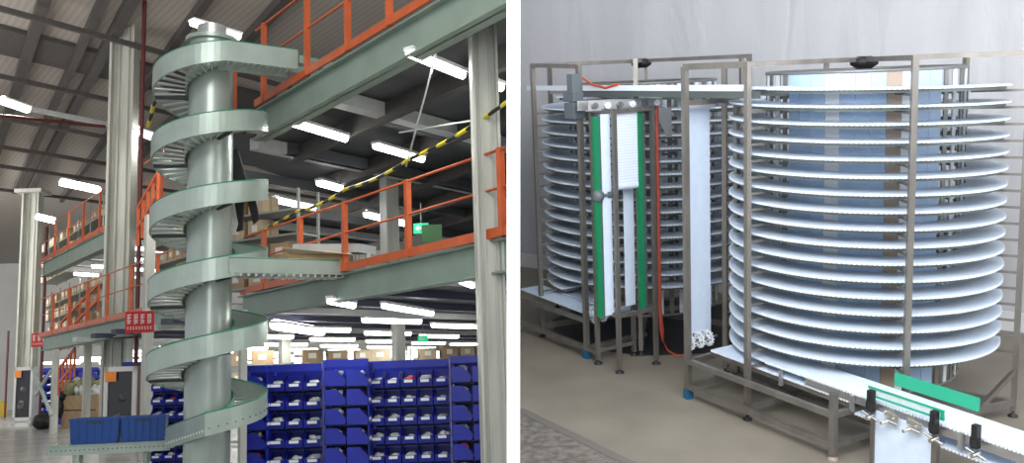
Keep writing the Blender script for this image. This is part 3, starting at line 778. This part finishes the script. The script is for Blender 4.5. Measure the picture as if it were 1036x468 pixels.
t = thing('feed_conveyor', 'grey conveyor bed crossing behind the lower deck railing posts', 'conveyor', Vector((a.x, a.y, 3.0)))
link('bed', MB().bar(a, b, .4, .12), m_joist, t)
for g in (a, b): link('support_leg', MB().box((g.x-.03, g.y-.03, 3.0), (g.x+.03, g.y+.03, g.z-.05)), m_joist, t)

# ================================================================== RIGHT HALL
EXEC_RIGHT = True
rl0, rl1 = Pz('R', 519.5, 1400, 0), Pz('R', 519.5, 300, 0)
rd = (rl1-rl0).normalized(); base0 = rl0-rd*1.0
wA, wB = Vector((4.6, 11.6, 0)), Vector((-4.6, 15.9, 0))    # foot line of the back wall
wd = (wB-wA).normalized()
# intersection of divider line and wall line
def isect(p, d, q, e):
    den = d.x*e.y-d.y*e.x; t = ((q.x-p.x)*e.y-(q.y-p.y)*e.x)/den; return p+d*t
cor = isect(base0, rd, wA, wd)
k1, k2 = Pz('R', 521, 412, 0), Pz('R', 640, 470, 0); kd = (k2-k1).normalized()
kA = isect(base0, rd, k1, kd); kB = k1+kd*9
far_r = wA+(wA-wB).normalized()*3
dz = Vector((0, 0, -.1))
struct('floor_right', MB().prism([v+dz for v in (kA, kB, Vector((10, kB.y, 0)), Vector((10, far_r.y, 0)), far_r, cor)], (0, 0, .1)), m_rfloor, 'R')
struct('floor_paving', MB().prism([v+dz for v in (base0, Vector((kB.x, base0.y, 0)), kB, kA)], (0, 0, .1)), m_cobble, 'R')
struct('trim_threshold', MB().bar(kA+kd*.1, kB, .1, .012), m_rail2, 'R')
# pale draped wall with shallow vertical folds
m_rw = bpy.data.materials.new('draped_wall'); m_rw.use_nodes = True
nt = m_rw.node_tree; b = nt.nodes['Principled BSDF']; b.inputs['Roughness'].default_value = .8
tc = nt.nodes.new('ShaderNodeTexCoord'); mp = nt.nodes.new('ShaderNodeMapping'); n = nt.nodes.new('ShaderNodeTexNoise'); mp.inputs['Scale'].default_value = (1.0, 1.0, .22); mp.inputs['Rotation'].default_value = (0, R(12), 0)
n.inputs['Scale'].default_value = 1.6; n.inputs['Detail'].default_value = 5; n.inputs['Distortion'].default_value = .6
cr = nt.nodes.new('ShaderNodeValToRGB'); cr.color_ramp.elements[0].position = .3; cr.color_ramp.elements[1].position = .7
cr.color_ramp.elements[0].color = (.54, .54, .56, 1); cr.color_ramp.elements[1].color = (.62, .62, .64, 1)
bp = nt.nodes.new('ShaderNodeBump'); bp.inputs['Strength'].default_value = .5; bp.inputs['Distance'].default_value = .15
for a, c in ((tc.outputs['Object'], mp.inputs['Vector']), (mp.outputs['Vector'], n.inputs['Vector']), (n.outputs['Fac'], cr.inputs['Fac']), (cr.outputs['Color'], b.inputs['Base Color']), (n.outputs['Fac'], bp.inputs['Height']), (bp.outputs['Normal'], b.inputs['Normal'])): nt.links.new(a, c)
wl = MB().prism([cor, far_r, far_r+Vector((0, 0, 6)), cor+Vector((0, 0, 6))], Vector((wd.y, -wd.x, 0))*-.1 if (Vector((wd.y, -wd.x, 0)).y < 0) else Vector((wd.y, -wd.x, 0))*.1)
struct('wall_backdrop', wl, m_rw, 'R')
struct('baseboard_back', MB().bar(cor+Vector((0, -.06, .12)), far_r+Vector((0, -.06, .12)), .04, .24), m_rwallt, 'R')

Z3 = Vector((0, 0, 1))
Dd = Vector((math.sqrt(.5), -math.sqrt(.5), 0)); Nn = Vector((math.sqrt(.5), math.sqrt(.5), 0))   # belt line direction, and inward normal
CR = Vector((.86, 9.8, 0)); S0 = CR.x+CR.y-1.11*math.sqrt(2)
def lp(s, o=0, z=0):                         # point on the belt line: s along, o across
    c = CR-Nn*1.11; return c+Dd*s+Nn*o+Z3*z
def foot(parent, p, m, r=.045):
    link('levelling_foot', MB().tube([(p.x, p.y, 0), (p.x, p.y, .015), (p.x, p.y, .03), (p.x, p.y, .1)], [r, r, .014, .014], 12), m, parent)
def belt_helix(C, ri, ro, ztop, turns, pitch, a0=225, step=5, dz0=0, dz1=.012):
    secs = []; n = int(turns*360/step)
    for i in range(n+1):
        th = a0+i*step; z = ztop-pitch*i*step/360; c, s = math.cos(R(th)), math.sin(R(th))
        secs.append([C+Vector((c*ri, s*ri, z+dz0)), C+Vector((c*ro, s*ro, z+dz0)), C+Vector((c*ro, s*ro, z+dz1)), C+Vector((c*ri, s*ri, z+dz1))])
    return MB().sweep(secs)
def tower(C, Rp, ph, label, ztop, zbot_turns, pitch, ro, postz, front_plates, plate_mats, skip=()):
    t = thing('spiral_conveyor', label, 'spiral conveyor', C, 'R')
    ri = ro-.34; rd_ = ri-.02
    bl_ = link('belt', belt_helix(C, ri, ro, ztop, zbot_turns, pitch), m_beltp, t)
    link('belt_track', belt_helix(C, ri+.04, ro-.035, ztop, zbot_turns, pitch, dz0=-.035, dz1=-.002), m_track, t)
    te = MB(); n = int(zbot_turns*190)
    for i in range(n):
        th = 225+i*360/190; z = ztop-pitch*i/190; c, s = math.cos(R(th)), math.sin(R(th))
        te.obox(C+Vector((c*(ro+.003), s*(ro+.003), z+.002)), (c*.006, s*.006, 0), (-s*.016, c*.016, 0), (0, 0, .008))
    link('belt_teeth', te, m_beltedge, bl_)
    zb = .33; zt_ = ztop+.13
    N = 44
    for i in range(N):
        th = 360*i/N+3; c, s = math.cos(R(th)), math.sin(R(th)); dlt = (th-270+180) % 360-180
        fr = front_plates[0] < dlt < front_plates[1]
        hw = rd_*PI/N*(.98 if fr else .42)
        m_ = plate_mats(dlt, i)
        link('drum_plate', MB().obox(C+Vector((c*rd_, s*rd_, (zb+zt_)/2)), (c*.006, s*.006, 0), (-s*hw, c*hw, 0), (0, 0, (zt_-zb)/2)), m_, t)
    for z in (zb, zt_):
        pts = [C+Vector((rd_*math.cos(2*PI*k/48), rd_*math.sin(2*PI*k/48), z)) for k in range(49)]
        link('drum_ring', MB().tube(pts, .018, 6), m_plated, t)
    for k in range(8):
        z = zb+.2+k*.36; pts = [C+Vector(((rd_-.03)*math.cos(2*PI*q/48), (rd_-.03)*math.sin(2*PI*q/48), z)) for q in range(49)]
        link('inner_hoop', MB().tube(pts, .014, 5), m_plated, t)
    hub = C+Z3*(postz)
    link('hub', MB().tube([hub-Z3*.09, hub-Z3*.05, hub+Z3*.01, hub+Z3*.03], [.07, .13, .13, .06], 16), m_black, t)
    for k in range(6):
        th = -90+ph+60*k; c, s = math.cos(R(th)), math.sin(R(th)); pp = C+Vector((c*Rp, s*Rp, 0))
        link('radial_beam', MB().bar(hub, pp+Z3*postz, .045, .045), m_inox, t)
        link('base_beam', MB().bar(C+Vector((c*.25, s*.25, .14)), pp+Z3*.14, .06, .06), m_inox, t)
        if k not in skip:
            po = link('post', MB().bar(pp+Z3*.06, pp+Z3*(postz+.02), .05, .05, up=(c, s, 0)), m_inox, t)
            foot(po, pp, m_black)
        for j in range(int(zbot_turns)+1):
            z = ztop-pitch*(((th-225) % 360)/360+j)-.03
            if z < ztop-pitch*zbot_turns-.03: break
            link('belt_bracket', MB().bar(C+Vector((c*(ri+.02), s*(ri+.02), z-.018)), pp+Z3*(z-.018), .02, .022), m_inox, t)
    return t
def pm_R(dlt, i):
    if 8 < dlt < 17: return m_plateb
    if -50 < dlt < 40: return m_plate if i % 5 else m_platew
    return m_platew if i % 2 else m_plated
TR = tower(CR, 1.42, 11, 'large front spiral conveyor tower with stacked white belt tiers', 3.14, 17, .151, 1.27, 3.37, (-50, 38), pm_R)
CL = Vector((-1.62, 12.28, 0))
TL = tower(CL, 1.50, 5, 'rear left spiral conveyor tower behind the vertical belt lift', 3.06, 16, .151, 1.30, 3.46, (-5, -4), lambda d_, i: m_platew if i % 2 else m_plated)

# top link belt from the left edge to the front tower
def straight_belt(parent, s0, s1, z0_, z1_, w=.34, under=True, teeth=True, o=0, m=None):
    n = 24
    secs = []
    for i in range(n+1):
        f = i/n; s_ = s0+(s1-s0)*f; z = z0_+(z1_-z0_)*f
        secs.append([lp(s_, o-w/2, z), lp(s_, o+w/2, z), lp(s_, o+w/2, z+.012), lp(s_, o-w/2, z+.012)])
    bl_ = link('belt', MB().sweep(secs), m or m_beltp, parent)
    if teeth:
        te = MB(); k = int(abs(s1-s0)/.032)
        for i in range(k):
            f = (i+.5)/k; s_ = s0+(s1-s0)*f; z = z0_+(z1_-z0_)*f
            te.obox(lp(s_, o-w/2-.004, z+.003), Dd*.010, Nn*.005, Z3*.009)
        link('belt_teeth', te, m_beltedge, bl_)
tl = thing('link_conveyor', 'long white belt conveyor running level along the tops of both towers', 'conveyor', lp(-2, 0, 3.1), 'R')
straight_belt(tl, -4.25, -.02, 3.17, 3.145)
link('side_rail', MB().bar(lp(-4.25, -.17, 3.175), lp(-.3, -.17, 3.155), .02, .06), m_beltedge, tl)
link('side_rail', MB().bar(lp(-4.25, .18, 3.12), lp(-.1, .18, 3.10), .02, .07), m_inoxl, tl)
link('side_rail', MB().bar(lp(-3.0, -.155, 3.11), lp(-.1, -.155, 3.09), .02, .07), m_track, tl)
for s_ in (-2.35, -2.0, -1.6): link('cross_tie', MB().bar(lp(s_, -.16, 3.09), lp(s_, .17, 3.09), .03), m_inoxl, tl)

# front machine base frame, along the belt line
fr = thing('base_frame', 'stainless base frame under the lower belt left of the front tower', 'frame', lp(0, 0, 0), 'R')
def s_at(px, py_, z=0):
    q = Pz('R', px, py_, z)-lp(0); return q.dot(Dd), q.dot(Nn)
sb, ob = s_at(695, 403); sf, of = s_at(844, 464)
OO = (ob+of)/2
pb_ = lp(sb, OO); pf_ = lp(sf, OO); 
for zz in (.13, .40):
    link('long_rail', MB().bar(lp(sb, OO, zz), lp(sf, OO, zz), .05, .05), m_inox, fr)
    link('cross_rail', MB().bar(lp(sb, OO, zz), lp(sb, .3, zz), .05, .05), m_inox, fr)
    link('cross_rail', MB().bar(lp(sf, OO, zz), lp(sf, .3, zz), .05, .05), m_inox, fr)
link('long_rail', MB().bar(lp(sb, .3, .13), lp(sf+.1, .3, .13), .05, .05), m_inox, fr)
link('post', MB().bar(lp(sb, OO, .08), lp(sb, OO, 3.37), .055, .055, up=Dd), m_inox, fr)
link('foot_sleeve', MB().bar(lp(sb, OO, .0), lp(sb, OO, .1), .075, .075, up=Dd), m_bluefoot, fr)
link('post', MB().bar(lp(sf, OO, .04), lp(sf, OO, .60), .055, .055, up=Dd), m_inox, fr); foot(fr, lp(sf, OO), m_plateb)
link('post', MB().bar(lp(sf, .3, .04), lp(sf, .3, .45), .05, .05, up=Dd), m_inox, fr)
link('post', MB().bar(lp(sb, .3, .04), lp(sb, .3, 3.16), .05, .05, up=Dd), m_inox, fr)
pa_ = CR+Vector((1.42*math.cos(R(-90+11+300)), 1.42*math.sin(R(-90+11+300)), 0))
link('top_rail', MB().bar(lp(sb, OO, 3.37), pa_+Z3*3.37, .055, .06), m_inox, fr)
link('top_rail', MB().bar(lp(sb, OO, 3.02), lp(sb, .3, 3.02), .04, .05), m_inox, fr)
# lower belt
lb = thing('return_conveyor', 'lower white belt running from the toothed wheels under the front tower', 'conveyor', lp(0, 0, .45), 'R')
straight_belt(lb, sb+.12, sf+.02, .50, .47, m=m_beltp)
for o_ in (-.15, .15): link('side_rail', MB().bar(lp(sb+.1, o_, .47), lp(sf, o_, .44), .02, .05), m_inox, lb)
# outfeed belt leaving the helix
of_ = thing('outfeed_conveyor', 'white outfeed belt leaving the front tower toward the lower right corner', 'conveyor', lp(1.5, 0, .5), 'R')
zo = 3.14-.151*17
straight_belt(of_, 0, 4.2, zo, zo-.05, .36)
link('side_plate', MB().bar(lp(.5, -.17, zo-.05), lp(4.2, -.17, zo-.1), .015, .07), m_inoxl, of_)
link('side_plate', MB().bar(lp(.5, .19, zo-.05), lp(4.2, .19, zo-.1), .015, .07), m_inoxl, of_)
# returning strand under the outfeed with ladder teeth
straight_belt(of_, sf+.05, 4.2, zo-.19, zo-.24, .34, m=m_belt)
# white apron, post, guides, clamps
sA, _o = s_at(886, 430, zo-.12); 
ap0, ap1 = None, None
def s_px(px, o, z):
    lo, hi = -5, 5
    for _ in range(40):
        mid = (lo+hi)/2; v = MR3.transposed() @ (lp(mid, o, z)-Vector((0, 0, HR))); x = CX+F*v.x/v.z
        if x < px: lo = mid
        else: hi = mid
    return lo
s0_, s1_ = s_px(886, -.2, .35), s_px(943, -.2, .35)
link('apron_panel', MB().obox(lp((s0_+s1_)/2, -.2, zo-.32), Dd*(s1_-s0_)/2, Nn*.006, Z3*.24), m_platew if False else m_beltp, of_)
link('post', MB().bar(lp(s0_-.02, -.2, .02), lp(s0_-.02, -.2, zo-.06), .04, .04, up=Dd), m_inox, of_)
link('post', MB().bar(lp(s1_+.03, -.2, .02), lp(s1_+.03, -.2, zo-.06), .045, .045, up=Dd), m_inox, of_)
g0, g1 = s_px(905, .2, zo+.08), s_px(990, .2, zo+.08)
link('green_guide', MB().bar(lp(g0, .21, zo+.075), lp(g1, .21, zo+.07), .02, .11), m_green2, of_)
for g_ in (g0+.15, g1-.1): link('guide_bracket', MB().bar(lp(g_, .21, zo+.0), lp(g_, .30, zo+.0), .02), m_inox, of_)
n0, n1 = s_px(880, -.2, zo+.08), s_px(957, -.2, zo+.08)
link('clear_panel', MB().bar(lp(n0, -.215, zo+.08), lp(n1, -.215, zo+.075), .006, .07), m_clear, of_)
for dz_ in (-.034, .034): link('green_edge', MB().bar(lp(n0, -.218, zo+.08+dz_), lp(n1, -.218, zo+.075+dz_), .014, .014), m_green2, of_)
link('green_edge', MB().bar(lp(n1-.03, -.219, zo+.075), lp(n1, -.219, zo+.075), .012, .07), m_green2, of_)
for k, px in enumerate((880, 944, 986)):
    s_ = s_px(px, -.26, zo)
    c = link('clamp', MB().bar(lp(s_, -.245, zo-.08), lp(s_, -.245, zo+.10), .05, .05, up=Dd).tube([lp(s_, -.25, zo-.06), lp(s_, -.25, zo+.0)], .04, 12), m_black, of_)
    link('clamp_knob', MB().tube([lp(s_+.05, -.27, zo-.10), lp(s_+.05, -.36, zo-.10)], .018, 10).tube([lp(s_-.04, -.3, zo-.08), lp(s_+.12, -.3, zo-.12)], .012, 8), m_chrome, c)
for px in (899, 922):
    s_ = s_px(px, -.26, zo-.1)
    link('toggle_latch', MB().tube([lp(s_-.05, -.24, zo-.11), lp(s_+.07, -.24, zo-.12)], .016, 8).bar(lp(s_-.06, -.23, zo-.06), lp(s_+.08, -.23, zo-.07), .02, .04).tube([lp(s_-.02, -.24, zo-.12), lp(s_-.03, -.32, zo-.12)], .014, 8), m_chrome, of_)
for px in (790, 862, 972):
    s_ = s_px(px, -.2, zo-.1); link('rail_bracket', MB().bar(lp(s_, -.2, zo-.16), lp(s_, -.2, zo-.02), .03, .03, up=Dd), m_inoxl, of_)

# vertical lift belt at the front tower
def wheel(parent, c, ax, r, m):
    ax = ax.normalized(); a = ax.cross(Z3).normalized(); b = Z3
    rim = [c+(a*math.cos(2*PI*k/24)+b*math.sin(2*PI*k/24))*r for k in range(25)]
    mb = MB().tube(rim, .011, 6)
    for k in range(6):
        q = a*math.cos(PI*k/3)+b*math.sin(PI*k/3); mb.bar(c, c+q*r, .014, .014, up=ax)
    for k in range(16):
        q = a*math.cos(PI*k/8)+b*math.sin(PI*k/8); mb.obox(c+q*(r+.014), q*.012, q.cross(ax)*.007, ax*.008)
    mb.tube([c-ax*.02, c+ax*.02], .03, 10)
    link('toothed_wheel', mb, m, parent)
lf = thing('belt_lift', 'tall upright white belt lift with toothed wheels between the two towers', 'belt lift', lp(sb+.1, 0, 0), 'R')
sl = s_px(706, 0, 1.5)
ht = 2.98
vb = MB().obox(lp(sl, 0, (.58+ht)/2), Dd*.008, Nn*.165, Z3*(ht-.58)/2)
link('upright_belt', vb, m_belt if False else m_beltp, lf)
rb = MB()
for k in range(72): rb.obox(lp(sl-.012, 0, .60+(ht-.6)*k/72), Dd*.004, Nn*.165, Z3*.010)
for k in range(96): rb.obox(lp(sl, -.175, .60+(ht-.6)*k/96), Dd*.012, Nn*.01, Z3*.008)
link('belt_slats', rb, m_beltedge, lf)
for o_ in (-.17, -.04, .08): wheel(lf, lp(sl+.06, o_, .52), Nn, .065, m_beltedge)
link('axle', MB().tube([lp(sl+.06, -.22, .52), lp(sl+.06, .2, .52)], .016, 8), m_inox, lf)
link('top_roller', MB().tube([lp(sl+.05, -.17, ht), lp(sl+.05, .17, ht)], .04, 12), m_beltedge, lf)

# vertical lift box at the rear tower
bx = thing('belt_lift', 'upright boxed belt lift with green guides in front of the rear tower', 'belt lift', Pz('R', 645, 370, 0), 'R')
p1, p2 = Pz('R', 627, 377, 0), Pz('R', 664, 368, 0); bk = -Dd*.42
zt2 = 2.93
for i, (q, z1) in enumerate(((p1, zt2), (p2, zt2), (p1+bk, zt2), (p2+bk, zt2))):
    po = link('post', MB().bar(q+Z3*.05, q+Z3*z1, .045, .045, up=Dd), m_inox, bx); foot(po, q, m_black, .05)
for z in (.66, zt2):
    for a, b in ((p1, p2), (p2, p2+bk), (p2+bk, p1+bk), (p1+bk, p1)): link('cross_rail', MB().bar(a+Z3*z, b+Z3*z, .035, .045), m_inox, bx)
link('cross_rail', MB().bar(p1+bk+Z3*.16, p2+bk+Z3*.16, .035, .045), m_inox, bx)
pn = (p2-p1).normalized(); pw = (p2-p1).length
# belts and guides
def up_panel(px0, px1, z0_, z1_, off, m, nm, th=.01):
    A = p1+Dd*off; 
    def f(px):
        lo, hi = -1.5, 1.5
        for _ in range(40):
            mid = (lo+hi)/2; v = MR3.transposed() @ (A+pn*mid+Z3*1.7-Vector((0, 0, HR))); x = CX+F*v.x/v.z
            if x < px: lo = mid
            else: hi = mid
        return lo
    a, b = f(px0), f(px1)
    link(nm, MB().obox(A+pn*(a+b)/2+Z3*(z0_+z1_)/2, pn*(b-a)/2, Dd*th/2, Z3*(z1_-z0_)/2), m, bx); return A, a, b
A, a, b = up_panel(626, 647, 2.10, 2.93, -.06, m_beltp, 'belt_strand')
sl2 = MB()
for k in range(26): sl2.obox(A+pn*(a+b)/2+Z3*(2.13+k*.031)+Dd*.008, pn*(b-a)/2, Dd*.003, Z3*.009)
link('belt_slats', sl2, m_beltedge, bx)
link('belt_bend', MB().tube([A+pn*a+Z3*2.1-Dd*.03, A+pn*b+Z3*2.1-Dd*.03], .045, 14), m_beltp, bx)
up_panel(610, 619, .66, 2.9, -.10, m_beltp, 'belt_strand'); up_panel(631, 641, .66, 2.1, -.30, m_beltp, 'belt_strand')
up_panel(602.5, 607, .66, 2.88, -.10, m_green, 'green_guide', .05); up_panel(606.5, 609, .66, 2.88, -.11, m_track, 'guide_back', .03)
up_panel(646, 650, .66, 2.9, -.06, m_green, 'green_guide', .05); up_panel(650, 653, .66, 2.9, -.07, m_track, 'guide_back', .03)
# roller head on top
hA, hB = p1+bk*.6-pn*.16+Z3*2.99, p2+pn*.14+Z3*2.99
link('head_plate', MB().bar(hA, hB, .02, .11), m_inoxl, bx); link('head_plate', MB().bar(hA+bk*.5, hB+bk*.5, .02, .11), m_inoxl, bx)
hd = (hB-hA).normalized(); hl = (hB-hA).length; hn = Vector((hd.y, -hd.x, 0))
for k in range(6):
    c = hA+hd*hl*(k+.5)/6+hn*.02; link('head_wheel', MB().tube([c-hn*.005, c+hn*.03], .036, 12).tube([c+hn*.03, c+hn*.05], .012, 8), m_beltedge if k % 2 else m_motor, bx)
tri = p2+Z3*2.92
link('gusset', MB().prism([tri, tri+pn*.26, tri+pn*.26-Z3*.32, tri+pn*.2-Z3*.32], Dd*.02), m_inoxl, bx)
# tensioner
q = p1-pn*.18+bk*.2; q = Vector((q.x, q.y, 2.02))
link('tensioner', MB().blob(q, .07, .15, 10, 6, (1, .7, 1)).bar(q, q+pn*.16, .03).tube([q+pn*.14, q+pn*.2], .035, 10), m_motor, bx)
# bottom end roller of the rear tower belt
rb_ = thing('end_roller', 'fat white end roller where the rear tower belt turns near the floor', 'roller', Pd('R', 600, 320, 11.4), 'R')
ra, rb2 = Pd('R', 601, 318, 11.25), Pd('R', 640, 318, 11.6); rb2.z = ra.z
link('roller_drum', MB().tube([ra, rb2], .07, 18), m_beltp, rb_)
for f_ in (.0, .2): wheel(rb_, ra.lerp(rb2, f_)+Vector((0, 0, 0)), rb2-ra, .085, m_beltedge)
link('belt_tail', MB().bar(ra.lerp(rb2, .5)+Z3*.07, ra.lerp(rb2, .5)+Z3*.07-Dd*.9, .34, .012), m_beltp, rb_)
# rear tower base frame
f2 = thing('base_frame', 'stainless base frame with blue foot under the rear tower at left', 'frame', Pz('R', 570, 352, 0), 'R')
fa_, fb_ = Pz('R', 523, 334, 0), Pz('R', 594, 362, 0); fd = (fb_-fa_).normalized(); fin = Vector((-fd.y, fd.x, 0))
if fin.y < 0: fin = -fin
for z in (.13, .46): link('long_rail', MB().bar(fa_+fd*.03+Z3*z, fb_+Z3*z, .05, .05), m_inox, f2)
for z in (.13,): link('cross_rail', MB().bar(fb_+Z3*z, fb_+fin*.9+Z3*z, .05, .05), m_inox, f2); link('long_rail', MB().bar(fb_+Z3*z, p1+bk+Z3*z, .05, .05), m_inox, f2)
link('post', MB().bar(fb_+Z3*.08, fb_+Z3*3.43, .055, .055, up=fd), m_inox, f2)
link('foot_sleeve', MB().bar(fb_, fb_+Z3*.1, .08, .08, up=fd), m_bluefoot, f2)
link('top_rail', MB().bar(CL+Vector((1.5*math.cos(R(215)), 1.5*math.sin(R(215)), 3.46)), fb_+Z3*3.42, .05, .05), m_inox, f2)
inb = MB().bar(fa_+fin*.25+Z3*.55, fb_+fin*.25+Z3*.50, .34, .014); link('low_belt', inb, m_beltp, f2)
# drive motor
mq = fb_+Z3*3.05-Nn*.02
mo = thing('drive_motor', 'grey gear motor mounted on the post at the rear tower top', 'motor', mq, 'R')
mh_ = link('motor_housing', MB().obox(mq+Z3*.18-Nn*.05, Dd*.06, Nn*.06, Z3*.11).obox(mq-Z3*.12-Nn*.05, Dd*.10, Nn*.08, Z3*.09), m_motor, mo, bevel=.01)
link('gearbox', MB().obox(mq+Z3*.03-Nn*.03-Dd*.05, Dd*.11, Nn*.07, Z3*.05), m_motor, mo, bevel=.01)
link('motor_shaft', MB().tube([mq-Nn*.02, mq+Nn*.3], .02, 8), m_inoxl, mh_)
# cables
ca, cb_ = Pd('R', 588, 78, 11.0), Pd('R', 626, 85, 10.4)
one('power_cable', MB().tube([ca, ca.lerp(cb_, .3)-Z3*.06, ca.lerp(cb_, .65)-Z3*.07, cb_], .014, 8), m_wire, 'orange cable sagging from the grey motor to the lift head', 'cable', 'R')
c0 = p2+pn*.05+Dd*.02
one('power_conduit', MB().tube([c0+Z3*2.96, c0+Z3*1.5, c0+Z3*.66, c0+pn*.02+Z3*.40, c0+pn*.03+Z3*.28], [.02, .02, .02, .03, .012], 8), m_redpost, 'red conduit running down the right post of the boxed lift', 'conduit', 'R')
pts = [c0+pn*.03+Z3*.28, Pz('R', 671, 345, .05), Pz('R', 676, 355, .012), Pz('R', 686, 360, .012), Pz('R', 694, 358, .012)]
one('power_cable', MB().tube(pts, .012, 6), m_wire, 'thin orange cable trailing on the floor beside the boxed lift', 'cable', 'R')
# thin black disc standing in for the deep shade below the rear tower
def shade_disc(c, r, label, ang=0, w=1.0):
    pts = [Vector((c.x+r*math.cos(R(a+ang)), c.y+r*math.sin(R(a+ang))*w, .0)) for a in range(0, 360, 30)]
    return one('floor_shade', MB().prism(pts, (0, 0, .012)), mat('shade_black', (.02, .02, .022), .5), label, 'shade_disc', 'R')
shade_disc(CL+Vector((.15, -.1, 0)), 1.42, 'black disc standing for the deep shade below the rear tower')
# corner brace on the right of the front tower
pr = CR+Vector((1.42*math.cos(R(-19)), 1.42*math.sin(R(-19)), 0))
t = thing('floor_brace', 'stainless triangular floor brace at the right foot of the front tower', 'brace', pr, 'R')
link('brace_bar', MB().bar(pr+Z3*.14-Vector((.0, 0, 0)), pr+Vector((-.55, -.42, .14)), .05, .05), m_inox, t)
link('brace_bar', MB().bar(pr+Z3*.45, pr+Vector((-.32, -.18, .14)), .04, .04), m_inox, t)

# ================================================================== LIGHT
w = bpy.data.worlds.new('daylight'); S.world = w; w.use_nodes = True
bg = w.node_tree.nodes['Background']; bg.inputs[0].default_value = (.88, .94, 1, 1); bg.inputs[1].default_value = .8
def area(name, side, p, target, sx, sy, e, col=(1, 1, 1)):
    ld = bpy.data.lights.new(name, 'AREA'); ld.shape = 'RECTANGLE'; ld.size = sx; ld.size_y = sy; ld.energy = e; ld.color = col
    o = bpy.data.objects.new(name, ld); COL.objects.link(o)
    p = Vector(p); dr = (Vector(target)-p).normalized()
    o.matrix_world = HALL[side] @ Matrix.Translation(p) @ dr.to_track_quat('-Z', 'Y').to_matrix().to_4x4()
    return o
area('front_fill', 'R', (1.5, 3.5, 5.6), (.0, 11, 1.4), 7, 3.5, 540, (.97, .98, 1))  # unseen fill in front of the towers, added for brightness; no skylight
area('rear_tower_fill', 'R', (-.7, 5.2, 4.6), (-1.8, 12.5, 1.6), 1.6, 2.2, 130, (.96, .98, 1))  # added fill that lifts the dark rear tower; no fixture there
area('side_area_light', 'R', (6.5, 7.5, 3.2), (.5, 11, 2), 4, 3, 160, (.95, .97, 1))  # unseen area light from the right side; no window stands there
area('left_hall_fill', 'L', (1.0, 5.0, 8.6), (4.6, 14, 3), 4, 3, 300, (.97, 1, .95))  # unseen fill over the front of the left hall, apart from the tubes
area('roof_fill', 'L', (3, 16, 6.5), (4, 20, 12), 5, 5, 500, (1, .97, .92))  # added upward fill that brightens the roof; no fixture hangs there
area('back_wall_fill', 'L', (0, 48, 9.5), (12, 66, 3), 8, 6, 3200, (1, 1, .97))  # added fill for the dark far wall, not one of the tubes
area('roof_fill', 'L', (-2, 28, 6.5), (0, 34, 12), 6, 6, 700, (1, .97, .92))  # second unseen upward fill, added further back under the roof
S.view_settings.view_transform = 'Standard'; S.view_settings.look = 'None'; S.view_settings.gamma = 1; S.view_settings.exposure = 0
S.view_settings.use_curve_mapping = False
